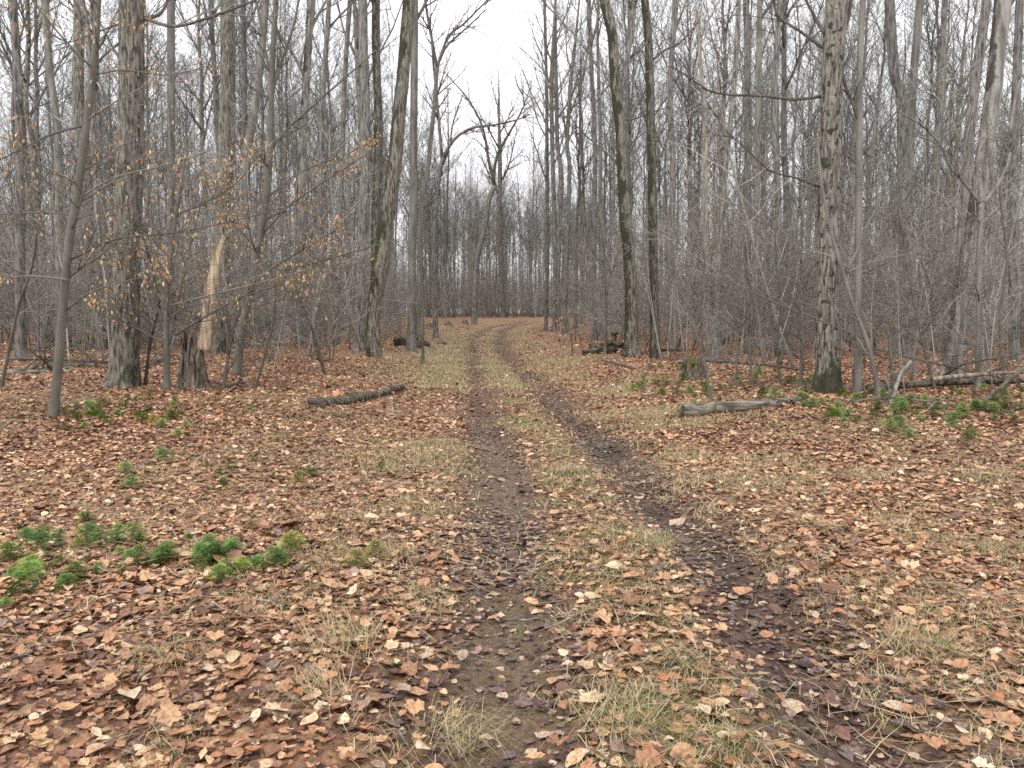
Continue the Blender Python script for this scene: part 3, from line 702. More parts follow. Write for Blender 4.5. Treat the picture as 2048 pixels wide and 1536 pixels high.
# ------------------------------------------------------------------ leaf shapes
def leaf_template(kind, seed, fine=True):
    """flat outline fan round a midrib, then curled; unit length about 1"""
    rng = np.random.default_rng(seed)
    if kind == 'oval':
        t = np.linspace(0, 1, 6 if fine else 4); w = .33 * np.sin(math.pi * t ** .85) ** .8; w[0] = w[-1] = 0
        up = np.stack([t, w], 1); lo = np.stack([t, -w], 1)[1:-1][::-1]
        out = np.vstack([up, lo])
    else:
        a = np.array([180, 150, 128, 108, 92, 75, 58, 45, 30, 18, 8, 0]) if fine else np.array([180, 130, 92, 60, 30, 0])
        r = np.array([.12, .33, .30, .46, .40, .42, .54, .40, .40, .46, .45, .60]) if fine else np.array([.15, .40, .48, .50, .40, .62])
        up = np.stack([r * np.cos(np.radians(a)), r * np.sin(np.radians(a))], 1)
        lo = np.stack([up[:, 0], -up[:, 1]], 1)[1:-1][::-1]
        out = np.vstack([up, lo]); out[:, 0] += .25
    out = out + rng.normal(0, .015, out.shape)
    c = out.mean(0)[None]
    P = np.vstack([c, out]); x, y = P[:, 0] - .5, P[:, 1]
    curl, fold, tw = rng.uniform(-.5, .7), rng.uniform(.03, .45), rng.uniform(-.4, .4)
    z = curl * x ** 2 * 1.1 + fold * np.abs(y) * .9 + tw * x * y + rng.normal(0, .02, len(P))
    V = np.stack([x, y, z - z.min() * .5], 1)
    n = len(out); i = np.arange(n)
    Fc = np.stack([np.zeros(n, int), 1 + i, 1 + (i + 1) % n], 1)
    return V, Fc
LT_FINE = [leaf_template('oval' if i % 7 < 5 else 'maple', 500 + i, True) for i in range(14)]
LT_FAR = [leaf_template('oval' if i % 5 < 4 else 'maple', 540 + i, False) for i in range(10)]
LT_MIN = []
for i in range(8):
    g = np.random.default_rng(580 + i); w_ = g.uniform(.28, .42); V = np.array([(-.5, 0, g.uniform(-.05, .15)), (g.uniform(-.1, .1), w_, g.uniform(0, .18)), (.5, 0, g.uniform(-.05, .15)), (g.uniform(-.1, .1), -w_, g.uniform(0, .18))])
    LT_MIN.append((V, np.array([(0, 2, 1), (0, 3, 2)])))
PAL = np.array([(.120, .062, .045), (.20, .105, .072), (.30, .165, .105), (.38, .225, .145), (.44, .29, .19), (.50, .365, .255), (.56, .46, .36), (.20, .145, .13), (.11, .070, .062), (.34, .155, .08)])
PW = np.array([.14, .19, .18, .14, .11, .08, .04, .05, .05, .05]); PW /= PW.sum()
PAL = PAL * np.array([1.16, 1.07, .92])
PALW = np.array([(.06, .036, .032), (.10, .056, .048), (.155, .095, .082), (.30, .20, .145), (.46, .34, .24), (.13, .095, .09)])
PWW = np.array([.20, .22, .2, .14, .11, .13])
def rot_batch(n, tilt, rng):
    a = rng.uniform(0, 2 * math.pi, n); b = rng.normal(0, tilt, n); c = rng.normal(0, tilt, n)
    ca, sa, cb, sb, cc, sn = np.cos(a), np.sin(a), np.cos(b), np.sin(b), np.cos(c), np.sin(c)
    Rz = np.zeros((n, 3, 3)); Rz[:, 0, 0] = ca; Rz[:, 0, 1] = -sa; Rz[:, 1, 0] = sa; Rz[:, 1, 1] = ca; Rz[:, 2, 2] = 1
    Rx = np.zeros((n, 3, 3)); Rx[:, 0, 0] = 1; Rx[:, 1, 1] = cb; Rx[:, 1, 2] = -sb; Rx[:, 2, 1] = sb; Rx[:, 2, 2] = cb
    Ry = np.zeros((n, 3, 3)); Ry[:, 1, 1] = 1; Ry[:, 0, 0] = cc; Ry[:, 0, 2] = sn; Ry[:, 2, 0] = -sn; Ry[:, 2, 2] = cc
    return Rz @ Rx @ Ry
def wedge_points(n, y0, y1, rng, margin=1.8, k=.66):
    out = []
    y = np.sqrt(rng.uniform(y0 ** 2, y1 ** 2, n)); x = rng.uniform(-1, 1, n) * (k * y + margin)
    return x, y
def litter_band(n, y0, y1, tmpl, size, tilt, rng, lift):
    x, y = wedge_points(n, y0, y1, rng)
    keep = rng.random(n) > np.clip((.52 - .10 * smooth(7, 12, y)) * mud_mask(x, y) + .50 * grass_mask(x, y) * (1 + .4 * smooth(8, 20, y)) + (.20 + .08 * smooth(6, 13, y)) * wet_mask(x, y), 0, .94)
    x, y = x[keep], y[keep]; n = len(x)
    wet = wet_mask(x, y)
    iswet = rng.random(n) < wet * 1.1
    col = PAL[rng.choice(len(PAL), n, p=PW)]; colw = PALW[rng.choice(len(PALW), n, p=PWW)]
    patch = .78 + .5 * vnoise(x * .6, y * .6, seed=77)
    col = np.where(iswet[:, None], colw, col * patch[:, None]) * rng.uniform(.85, 1.15, (n, 1))
    z = height(x, y) + rng.uniform(.0, lift, n) * np.where(iswet, .35, 1)
    s = size * rng.lognormal(0, .36, n) * np.where(iswet, .85, 1)
    R = rot_batch(n, tilt, rng); R[iswet, :, :] = rot_batch(int(iswet.sum()), tilt * .45, rng)
    tk = rng.integers(0, len(tmpl), n); VV, FF, CC, base = [], [], [], 0
    for k, (tv, tf) in enumerate(tmpl):
        m = tk == k; nn = int(m.sum())
        if not nn: continue
        tvz = tv.copy()
        v = np.einsum('nij,vj->nvi', R[m], tvz) * s[m][:, None, None] + np.stack([x[m], y[m], z[m]], 1)[:, None]
        VV.append(v.reshape(-1, 3)); FF.append((tf[None] + (np.arange(nn) * len(tv))[:, None, None] + base).reshape(-1, 3))
        CC.append(np.repeat(col[m], len(tv), 0)); base += nn * len(tv)
    return np.concatenate(VV), np.concatenate(FF), np.concatenate(CC)
rng = np.random.default_rng(55)
bands = [(33000, 1.6, 6, LT_FINE, .050, .20, .026), (14000, 1.6, 7, LT_MIN, .032, .35, .035), (60000, 6, 12, LT_FAR, .050, .20, .03), (96000, 12, 24, LT_MIN, .056, .27, .03), (60000, 24, 60, LT_MIN, .085, .25, .035)]
VV, FF, CC, base = [], [], [], 0
for b in bands:
    v, f, c = litter_band(b[0], b[1], b[2], b[3], b[4], b[5], rng, b[6])
    VV.append(v); FF.append(f + base); CC.append(c); base += len(v)
lo = add('leaf_litter', mesh_np('leaf_litter', np.concatenate(VV), [np.concatenate(FF)], M['litter'], False, colors=np.concatenate(CC)))
tag(lo, 'carpet of brown, tan and russet fallen leaves over the forest floor', 'leaf litter', kind='stuff')

# the 300 nearest leaves one can pick apart
LM = [mesh_np('leaf', np.asarray(v) , [f], M['leaf1'], False) for v, f in [leaf_template('oval' if i % 9 < 6 else 'maple', 700 + i, True) for i in range(18)]]
n = 0
while n < 300:
    y = math.sqrt(rng.uniform(2.3 ** 2, 5.2 ** 2)); x = rng.uniform(-1, 1) * (.63 * y)
    if rng.random() < .55 * float(mud_mask(np.array(x), np.array(y))): continue
    w = float(wet_mask(np.array(x), np.array(y)))
    o = add('leaf', LM[int(rng.integers(len(LM)))], ground, loc=(x, y, float(height(x, y)) + .018 + rng.uniform(0, .025)),
            rot=(rng.normal(0, .26), rng.normal(0, .26), rng.uniform(0, 6.28)), scale=.074 * rng.lognormal(0, .28))
    n += 1

# ------------------------------------------------------------------ grass
STRAW = np.array([(.44, .35, .20), (.52, .43, .27), (.38, .28, .15), (.34, .28, .14)])
GREEN = np.array([(.085, .135, .022), (.13, .18, .035), (.10, .12, .03), (.17, .20, .06)])
def blades(n, rng, spread, L, width, green, lean=.75):
    """n arching blades round the origin, five vertices each"""
    a = rng.uniform(0, 6.28) + rng.normal(0, 1.05, n); r0 = spread * np.sqrt(rng.uniform(0, 1, n)); l = L * rng.uniform(.45, 1.15, n)
    ba = rng.uniform(0, 6.28, n); bx, by = r0 * np.cos(ba), r0 * np.sin(ba)
    le = lean * rng.uniform(.45, 1.25, n)
    dx, dy = np.cos(a), np.sin(a)
    w = width * rng.uniform(.6, 1.2, n)
    V = np.zeros((n, 5, 3))
    for j, t in ((0, 0.), (1, .5)):
        rr = l * (math.sin(t * 1.3) * le * .75); zz = l * (t - .30 * le * t * t * 1.6)
        for s, kk in ((-1, 2 * j), (1, 2 * j + 1)):
            V[:, kk, 0] = bx + dx * rr - dy * s * w * (1 - .35 * t); V[:, kk, 1] = by + dy * rr + dx * s * w * (1 - .35 * t); V[:, kk, 2] = zz
    V[:, 4, 0] = bx + dx * l * le * .95; V[:, 4, 1] = by + dy * l * le * .95; V[:, 4, 2] = np.maximum(.004, l * (1 - .62 * le - .12 * le ** 2))
    base = np.arange(n)[:, None] * 5
    q = base + np.array([[0, 1, 3, 2]]); t3 = base + np.array([[2, 3, 4]])
    g = rng.random(n) < green
    col = np.where(g[:, None], GREEN[rng.integers(0, 4, n)], STRAW[rng.integers(0, 4, n)]) * rng.uniform(.75, 1.15, (n, 1))
    return V.reshape(-1, 3), q, t3, np.repeat(col, 5, 0)
rng = np.random.default_rng(66)
TM = []
for i in range(8):
    v, q, t3, c = blades(150 + 25 * (i % 3), rng, .13 + .03 * (i % 3), .21 + .03 * (i % 3), .0014, (.04, .16, .30, .08)[i % 4], 1.38)
    TM.append(mesh_np('grass_tuft', v, [q, t3], M['blade'], False, colors=c))
_tufts = [(1385, 1330, 1.15, 2, 'dense half-green grass tuft at the right rut, foreground'), (700, 1290, 1.3, 0, 'broad straw grass tuft at the left rut edge, foreground'), (650, 1390, 1.1, 3, 'straw tuft below the broad one at the left rut edge'),
 (335, 1310, 1.0, 1, 'half-green tuft alone among leaves in the left foreground'), (790, 1110, 1.1, 0, 'dry tuft bending into the left rut beside bare mud'), (870, 890, 1.1, 1, 'greenish tuft at the left track edge level with the fallen logs'),
 (1480, 1500, 1.2, 2, 'green and straw tuft at the bottom edge between the ruts'), (900, 1480, 1.0, 1, 'small green tuft at the bottom edge beside the mud'), (1230, 1440, 1.0, 2, 'tuft in the middle strip close to the bottom edge'), (1140, 945, .9, 2, 'green tuft on the middle strip, far end of the mud'),
 (640, 1130, .8, 0, 'pale dry tuft just right of the clubmoss patch'), (1740, 960, 1.3, 3, 'wide dry grass clump in the open leaves on the right'), (1960, 960, 1.4, 3, 'wide dry grass clump close to the right edge'), (1650, 1060, 1.0, 0, 'low straw tuft right of the right rut'), (1300, 1090, .9, 2, 'short green tuft on the middle strip'),
 (1990, 1100, 1.0, 1, 'dark green flattened tuft near the right edge'), (560, 880, 1.2, 0, 'dry grass clump on the left bank below the fallen log'), (660, 830, 1.2, 3, 'dry grass hanging over the left fallen log'), (750, 940, .9, 0, 'straw tuft between left bank and left rut'), (1820, 1290, .9, 2, 'small half-green tuft in the right foreground leaves')]
for px, py, s, v, lb in _tufts:
    p = on_ground(px, py)
    tag(add('grass_tuft', TM[v * 1 + (4 if s > 1.1 else 0)], loc=p, rot=(0, 0, rng.uniform(0, 6.28)), scale=s * .88), lb, 'grass tuft', 'grass tufts along the track')
VV, QQ, TT, CC, base = [], [], [], [], 0
def put_blades(x, y, nb, L, width, green, spread):
    global base
    v, q, t3, c = blades(nb, rng, spread, L, width, green, 1.2)
    v = v + [x, y, 0]
    VV.append(v); QQ.append(q + base); TT.append(t3 + base); CC.append(c); base += len(v)
for (n, y0, y1, nb, L, wd, gr, spd) in [(2300, 1.8, 6, 13, .095, .0015, .36, .12), (3300, 6, 13, 12, .12, .0024, .33, .14), (2600, 13, 28, 11, .14, .004, .28, .2), (1900, 28, 58, 9, .16, .008, .30, .35)]:
    x, y = wedge_points(n * 6, y0, y1, rng, margin=0, k=.66)
    if y0 > 12: x = np.interp(y, _fy, _fx) + rng.normal(-.3, 2.6, len(x))
    g = grass_mask(x, y) * (1 - .8 * mud_mask(x, y))
    ok = np.nonzero(rng.random(len(x)) < g)[0][:n]
    for i in ok: put_blades(x[i], y[i], nb, L * rng.uniform(.6, 1.3), wd, gr * (1.3 if abs(track_d(x[i], y[i])) < .6 and y[i] < 16 else .45), spd)
_v = np.concatenate(VV); _v[:, 2] += height(_v[:, 0], _v[:, 1]); VV = [_v]
# loose dry stalks lying flat over the leaves
x, y = wedge_points(16000, 1.8, 13, rng, margin=.5); keep = rng.random(len(x)) < smooth(.30, .70, vnoise(x * .7, y * .7, seed=91)) * (1 - mud_mask(x, y)); x, y = x[keep][:6500], y[keep][:6500]; n = len(x)
a = rng.uniform(0, 6.28, n); l = rng.uniform(.05, .17, n); w_ = .0014 + .00012 * y; bend = rng.normal(0, .25, n)
V = np.zeros((n, 5, 3)); dx, dy = np.cos(a), np.sin(a)
for kk, u, sg in ((0, -1, -1), (1, -1, 1), (2, 0, -1), (3, 0, 1)):
    V[:, kk, 0] = x + dx * l * u - dy * (sg * w_ + bend * l * (1 - abs(u))); V[:, kk, 1] = y + dy * l * u + dx * (sg * w_ + bend * l * (1 - abs(u)))
V[:, 4, 0] = x + dx * l; V[:, 4, 1] = y + dy * l
V[..., 2] = height(V[..., 0], V[..., 1]) + .028 + .03 * rng.random((n, 1)); b5 = np.arange(n)[:, None] * 5
VV.append(V.reshape(-1, 3)); QQ.append(b5 + np.array([[0, 1, 3, 2]]) + base); TT.append(b5 + np.array([[2, 3, 4]]) + base); CC.append(np.repeat(STRAW[rng.integers(0, 4, n)] * rng.uniform(.6, 1.1, (n, 1)), 5, 0)); base += n * 5
go = add('grass', mesh_np('grass', np.concatenate(VV), [np.concatenate(QQ), np.concatenate(TT)], M['blade'], False, colors=np.concatenate(CC)))
tag(go, 'thin straw and green grass along the middle and edges of the track', 'grass', kind='stuff')

# ------------------------------------------------------------------ clubmoss: small tree-like green plants
def club_template(seed, nbr=16, H=.15, tint=(.13, .215, .045)):
    rng = np.random.default_rng(seed); V, Ff, C = [], [], []; b = 0
    T = Tubes(); T.put([(0, 0, -.02), (0, 0, H * .5), (rng.normal(0, .006), rng.normal(0, .006), H)], [.003, .0025, .0015], 4)
    v, q, t3 = T.arrays(); V.append(v); C.append(np.tile((.11, .13, .05), (len(v), 1))); b = len(v); Q = [q]; Ff.append(t3)
    for j in range(nbr):
        t = (j + .5) / nbr; a = j * 2.4 + rng.normal(0, .2); z0 = H * (.25 + .72 * t)
        L = H * (.68 - .42 * t) * rng.uniform(.8, 1.2)
        d = np.array([math.cos(a), math.sin(a), 0]); sd = np.array([-math.sin(a), math.cos(a), 0])
        for g in range(-2, 3):                      # the fan of each branch
            dir2 = unit(d + sd * g * .40 + np.array([0, 0, .35 - .1 * abs(g)])); l2 = L * (1 - .12 * abs(g))
            for k in range(6):
                u = (k + 1) / 6.; p = np.array([0, 0, z0]) + dir2 * l2 * u + np.array([0, 0, -.55 * l2 * u * u])
                for s in (-1, 1):
                    nd = unit(dir2 * .8 + cross3(dir2, (0, 0, 1.)) * s + np.array([0, 0, rng.uniform(.0, .6)]))
                    e = p + nd * .017; w = unit(cross3(nd, (.2, .1, 1.))) * .0022
                    V.append(np.array([p - w, p + w, e])); Ff.append(np.array([[b, b + 1, b + 2]])); b += 3
                    C.append(np.tile(np.array(tint) * rng.uniform(.6, 1.5) * (.8 + .5 * u), (3, 1)))
    return mesh_np('clubmoss', np.concatenate(V), [np.concatenate(Q), np.concatenate(Ff)], M['club'], False, colors=np.concatenate(C))
rng = np.random.default_rng(77)
CT = [club_template(1, 16, .15), club_template(2, 13, .13, (.155, .235, .05)), club_template(3, 18, .17, (.10, .18, .042)), club_template(4, 10, .11, (.115, .205, .055)), club_template(5, 15, .15, (.19, .19, .04))]
_patch = [ # centre px, spread px, count, scale, label
 (440, 1128, 74, 24, 34, 1.0, 'dark green clubmoss in the dense clump of the left foreground'), (55, 1145, 54, 32, 24, 1.05, 'green clubmoss in the clump at the left edge, foreground'), (207, 1075, 26, 12, 9, 1.05, 'rounded green clubmoss between the left edge clump and the dense clump'),
 (130, 1100, 22, 8, 3, .9, 'small dark clubmoss just above the left edge clump'), (285, 1125, 34, 14, 9, .9, 'small clubmoss linking the left foreground clumps'), (580, 1098, 14, 10, 1, 1.5, 'upright clubmoss standing alone right of the dense clump'), (690, 1135, 12, 6, 1, 1.04, 'lone low clubmoss beside the dry grass, left foreground'),
 (285, 990, 10, 6, 1, 1.17, 'lone clubmoss in the leaves above the dense clump'), (250, 940, 10, 6, 1, 1.17, 'tiny clubmoss left of the small middle group'), (355, 930, 12, 10, 1, 1.17, 'upright little clubmoss left of the middle group'), (440, 945, 28, 18, 6, .95, 'clubmoss in the yellowish group on the left bank'), (615, 965, 16, 9, 3, .95, 'clubmoss between the left bank group and the track'),
 (185, 832, 36, 12, 22, 1.25, 'clubmoss in the patch right of the foreground sapling foot'), (265, 805, 25, 8, 6, 1.05, 'clubmoss below the stout furrowed maple'), (330, 832, 32, 16, 20, 1.25, 'clubmoss in front of the rotten stump'), (18, 815, 18, 8, 3, 1.1, 'clubmoss left of the foreground sapling'), (500, 820, 16, 8, 3, .9, 'sparse clubmoss between stump and left fallen log'), (765, 940, 12, 6, 1, 0.91, 'small clubmoss near the left rut'),
 (1300, 755, 40, 12, 9, 1.2, 'clubmoss on the bank below the leaning forked maple'), (1345, 785, 40, 12, 20, 1.4, 'clubmoss behind the sawn end of the right fallen log'), (1540, 775, 95, 14, 40, 1.4, 'clubmoss in the row behind the right fallen log'), (1660, 800, 35, 10, 10, 1.2, 'clubmoss at the foot of the big spotted trunk'), (1725, 830, 40, 18, 18, 1.4, 'clubmoss around the low hump right of the log'), (1860, 815, 75, 18, 34, 1.45, 'clubmoss under the tangle of fallen boughs'), (2000, 815, 45, 24, 26, 1.45, 'clubmoss at the right edge by the boughs'), (1900, 855, 40, 10, 6, 1.2, 'clubmoss in front of the boughs, right side'), (1615, 818, 10, 5, 3, 1.2, 'bright clubmoss at the thin end of the right fallen log')]
for cx_, cy_, sx, sy, n, s, lb in _patch:
    for j in range(n):
        p = on_ground(cx_ + rng.normal(0, sx * 1.15), cy_ + rng.normal(0, sy * 1.2))
        tag(add('clubmoss', CT[int(rng.choice(5, p=[.28, .24, .22, .16, .10]))], loc=p, rot=(rng.normal(0, .22), rng.normal(0, .22), rng.uniform(0, 6.28)), scale=tuple(s * rng.uniform(.5, 1.2) * np.array([1.02, 1.02, .78]))), lb, 'clubmoss', lb.replace('clubmoss', 'clubmosses'))

# ------------------------------------------------------------------ fallen logs, stumps, stones
def log_mesh(name, pts, r0, r1, mat, rng, k=18, rough=.16, n=26, base=np.zeros(3)):
    c = spline(pts, n); R = np.linspace(r0, r1, n)
    T = np.gradient(c, axis=0); T /= np.linalg.norm(T, axis=1, keepdims=True)
    U = np.cross(T, [0, 0, 1.]); U /= np.linalg.norm(U, axis=1, keepdims=True); Wv = np.cross(U, T)
    th = np.arange(k) * 2 * math.pi / k; s = np.linspace(0, 1, n)[:, None] * np.linalg.norm(np.asarray(pts[-1]) - pts[0])
    sd = int(rng.integers(999))
    nz = vnoise(np.cos(th)[None] * 2.2 + 5 + 0 * s, np.sin(th)[None] * 2.2 + 5 + 0 * s, s * 1.6, sd) - .5
    n2 = vnoise(np.cos(th)[None] * 6 + 5 + 0 * s, np.sin(th)[None] * 6 + 5 + 0 * s, s * 3, sd + 1) - .5
    RR = R[:, None] * (1 + rough * 2 * nz + rough * .9 * n2)
    V = c[:, None] + U[:, None] * (np.cos(th)[None, :, None] * RR[..., None]) + Wv[:, None] * (np.sin(th)[None, :, None] * RR[..., None])
    V[0] += (T[0] * -1)[None] * (rng.uniform(-.3, .3, k) * r0)[:, None]; V[-1] += T[-1][None] * (rng.uniform(-.6, .6, k) * r1)[:, None]
    idx = np.arange(n * k).reshape(n, k); a, b = idx[:-1], idx[1:]
    q = np.stack([a, np.roll(a, -1, 1), np.roll(b, -1, 1), b], -1).reshape(-1, 4)
    V = V.reshape(-1, 3)
    m0 = V[idx[0]].mean(0) + T[0] * r0 * .35; m1 = V[idx[-1]].mean(0) - T[-1] * r1 * .3      # hollowed ends
    V = np.vstack([V, m0, m1]); i = np.arange(k)
    f0 = np.stack([np.full(k, n * k), (i + 1) % k, i], 1); f1 = np.stack([np.full(k, n * k + 1), idx[-1][i], idx[-1][(i + 1) % k]], 1)
    return mesh_np(name, V - base, [q, np.vstack([f0, f1])], M[mat], False), c
rng = np.random.default_rng(88)
def lay(px, py, lift): p = on_ground(px, py); p[2] += lift; return p
# right log
pts = [lay(1366, 834, .08), lay(1440, 826, .07), lay(1530, 815, .05), lay(1602, 803, .035)]
o = thing('fallen_log', 'long bark-stripped grey log lying right of the track', 'log', pts[0] - [0, 0, .10])
me, c = log_mesh('log_body', pts, .112, .045, 'deadlog', rng, n=46, rough=.18, base=np.array(o.location)); add('log_body', me, o)
me, _ = log_mesh('broken_end', [pts[0] + (pts[0] - pts[1]) * .10, pts[0] + (pts[1] - pts[0]) * .05], .118, .118, 'rot', rng, n=8, rough=.28, base=np.array(o.location)); add('broken_end', me, o)
T = Tubes(); q0 = c[31]; T.put([q0, q0 + [-.03, -.05, .12], q0 + [-.05, -.06, .2]], [.02, .014, .008], 5); add('branch_stub', T.mesh('branch_stub', M['deadlog'], np.array(o.location)), o)
# left log: two lengths end to end, moss on the near one
pts = [lay(618, 816, .045), lay(660, 812, .055), lay(735, 800, .06)]
o = thing('fallen_log', 'mossy rotting log half hidden in dry grass left of the track', 'log', pts[0] - [0, 0, .07])
me, c = log_mesh('log_body', pts, .085, .075, 'rotlog', rng, n=34, rough=.26, base=np.array(o.location)); add('log_body', me, o)
me, _ = log_mesh('moss_pad', [c[19] + [0, 0, .03], c[24] + [0, 0, .035], c[30] + [0, 0, .025]], .06, .05, 'moss', rng, n=12, rough=.4, base=np.array(o.location)); add('moss_pad', me, o)
pts = [lay(738, 798, .05), lay(770, 789, .06), lay(804, 779, .07)]
o = thing('fallen_log', 'short clean grey log continuing from the mossy log, nearest the track', 'log', pts[0] - [0, 0, .09])
me, c = log_mesh('log_body', pts, .062, .058, 'deadlog', rng, n=20, rough=.12, base=np.array(o.location)); add('log_body', me, o)

def stump(label, px, py, r, hts, mat, k=44, name='stump', flare=.5):
    p = on_ground(px, py); o = thing(name, label, 'stump', p)
    th = np.arange(k) * 2 * math.pi / k; n = 14; sd = int(rng.integers(999))
    top = np.interp(th, np.linspace(0, 2 * math.pi, len(hts)), hts) * (1 + .28 * (rng.random(k) - .5) + .35 * (vnoise(np.cos(th) * 5 + 9, np.sin(th) * 5 + 9, seed=sd + 7) - .5))
    groove = 1 - .30 * smooth(.52, .8, vnoise(np.cos(th) * 5 + 3, np.sin(th) * 5 + 3, seed=sd + 3))
    V = np.zeros((n + 3, k, 3))
    for i in range(n):
        t = i / (n - 1); z = -.15 + t * (top + .15)
        rr = r * (1 - .16 * t) * groove * (1 + flare * np.exp(-np.clip(z, 0, None) / .12) * (.3 + 1.4 * vnoise(np.cos(th) * 2.5 + 4, np.sin(th) * 2.5 + 4, seed=sd))) * (.86 + .28 * vnoise(np.cos(th) * 9 + 8, np.sin(th) * 9 + 8, z * 3, sd + 1))
        V[i, :, 0] = rr * np.cos(th); V[i, :, 1] = rr * np.sin(th); V[i, :, 2] = z
    for j, (f, zz) in enumerate(((.80, .96), (.66, .5), (.3, .3))):
        V[n + j, :, 0] = V[n - 1, :, 0] * f; V[n + j, :, 1] = V[n - 1, :, 1] * f; V[n + j, :, 2] = V[n - 1, :, 2] * zz
    idx = np.arange((n + 3) * k).reshape(n + 3, k); a, b = idx[:-1], idx[1:]
    q = np.stack([a, np.roll(a, -1, 1), np.roll(b, -1, 1), b], -1).reshape(-1, 4)
    add('stump_body', mesh_np('stump_body', V.reshape(-1, 3), [q, idx[-1][None]], M[mat], False), o)
    return o, p
o, p = stump('rotten hollow stump with a tall bleached splinter left of the track', 388, 778, .235, [.55, .8, .95, .72, .95, .55, 1.0, .80, .55], 'rot')
Yp = p[1] - .12
c = [at(404, 700, Yp), at(412, 660, Yp), at(416, 610, Yp), at(424, 560, Yp), at(434, 505, Yp), at(446, 470, Yp)]
w = np.array([24, 27, 25, 21, 13, 3]) * Yp / F_PX / 2
path = spline(c, 34); R = np.interp(np.linspace(0, 1, 34), np.linspace(0, 1, 6), w)
v, f = lathe_trunk(path - p, R, 14, rng, .03, 0); v[:, 1] = v[:, 1] * .6
add('splinter', mesh_np('splinter', v, f, M['splinter'], False), o)
for (dx, hh, rr, mm) in ((-.16, .62, .045, 'maple'), (-.05, .80, .05, 'pale'), (.07, .95, .055, 'rot'), (.16, .74, .04, 'maple')):
    pp = spline([(dx, -.21, -.05), (dx * .95, -.19, hh * .5), (dx * .9 + .02, -.15, hh)], 14)
    v, f = lathe_trunk(pp, np.linspace(rr, rr * .45, 14), 10, rng, .02, 0); add('slab', mesh_np('slab', v, f, M[mm], False), o)
o, p = stump('low moss-covered stump behind the sawn end of right log', 1385, 752, .24, [.30, .36, .33, .28, .34], 'rot', flare=.3)
V = []
def blob(name, r, mat, seed, sq=.6, k=22, n=12, rough=.5):
    th = np.arange(k) * 2 * math.pi / k; ph = np.linspace(0, math.pi, n)
    x = np.sin(ph)[:, None] * np.cos(th); y = np.sin(ph)[:, None] * np.sin(th); z = np.cos(ph)[:, None] * np.ones(k)
    rr = r * (1 + rough * (vnoise(x * 1.8 + 5, y * 1.8 + 5, z * 1.8 + 5, seed) - .5) + rough * .5 * (vnoise(x * 5 + 5, y * 5 + 5, z * 5 + 5, seed + 1) - .5))
    V = np.stack([x * rr, y * rr, z * rr * sq], -1).reshape(-1, 3); idx = np.arange(n * k).reshape(n, k); a, b = idx[:-1], idx[1:]
    return mesh_np(name, V, [np.stack([a, b, np.roll(b, -1, 1), np.roll(a, -1, 1)], -1).reshape(-1, 4)], M[mat], False)
add('moss_cap', blob('moss_cap', .22, 'moss', 5, .5), o, loc=(0, 0, .26))
for px, py, r, mt, sq, nm, lb in [(882, 690, .24, 'rock', .75, 'boulder', 'rounded brown boulder at the left edge of the track'), (852, 692, .18, 'rot', .8, 'boulder', 'dark stone between the boulder and the root mound'),
      (1385 + 120, 1540, .0, 'rock', 1, '', '')]:
    if not nm: continue
    p = on_ground(px, py); tag(add(nm, blob(nm, r, mt, int(px), sq), loc=p + [0, 0, r * sq * .45], rot=(0, 0, px)), lb, 'boulder')
p = on_ground(818, 692); o = thing('root_mound', 'dark upturned root mound at the foot of the smooth trunk', 'root mound', p)
add('earth', blob('earth', .62, 'rot', 9, .55, 30, 16, .8), o, loc=(0, 0, .12)); add('moss_cap', blob('moss_cap', .3, 'moss', 12, .4), o, loc=(.12, -.25, .30))
for i, (px, py, r, h, lb) in enumerate([(862, 658, .30, .35, 'small dark stump left of the track beyond the boulder'), (896, 652, .24, .25, 'farther small stump on the left edge near the bend'), (930, 648, .25, .25, 'farthest low stump left of the track at the bend')]):
    stump(lb, px, py, r, [h, h * 1.3, h * .8, h * 1.1, h], 'rot')
# the old log pile right of the track, beyond the leaning maple
for i, (pa, pb, r, lb, mt) in enumerate([((1168, 664), (1232, 660), .26, 'lower thick dark log of the pile beside the leaning forked maple', 'rot'), ((1180, 652), (1250, 655), .22, 'upper dark log of the pile beside the leaning forked maple', 'rot'),
      ((1300, 676), (1372, 668), .16, 'grey log behind the upright mossy maple', 'deadlog'), ((1225, 640), (1245, 668), .20, 'upright mossy butt of wood at the end of the log pile', 'rot')]):
    r *= .5; Y = 26 + i * .8; a, b = at(*pa, Y), at(*pb, Y + .5)
    for q_ in (a, b):
        q_[2] = float(height(q_[0], q_[1])) + r * .75 + (.16 if i == 1 else 0)
    if i == 3: b = a + np.array([.1, .1, .5])
    o = thing('old_log', lb, 'log', a - [0, 0, r]); me, c = log_mesh('log_body', [a, (a + b) / 2 + [0, 0, .02], b], r, r * .85, 'rotlog' if mt == 'rot' and i < 3 else mt, rng, n=16, rough=.25, base=np.array(o.location)); add('log_body', me, o)
    if i != 2: add('moss_cap', blob('moss_cap', .15, 'moss', 40 + i, .4), o, loc=tuple(c[8 if i < 3 else 15] + [0, 0, r * .75] - np.array(o.location)))

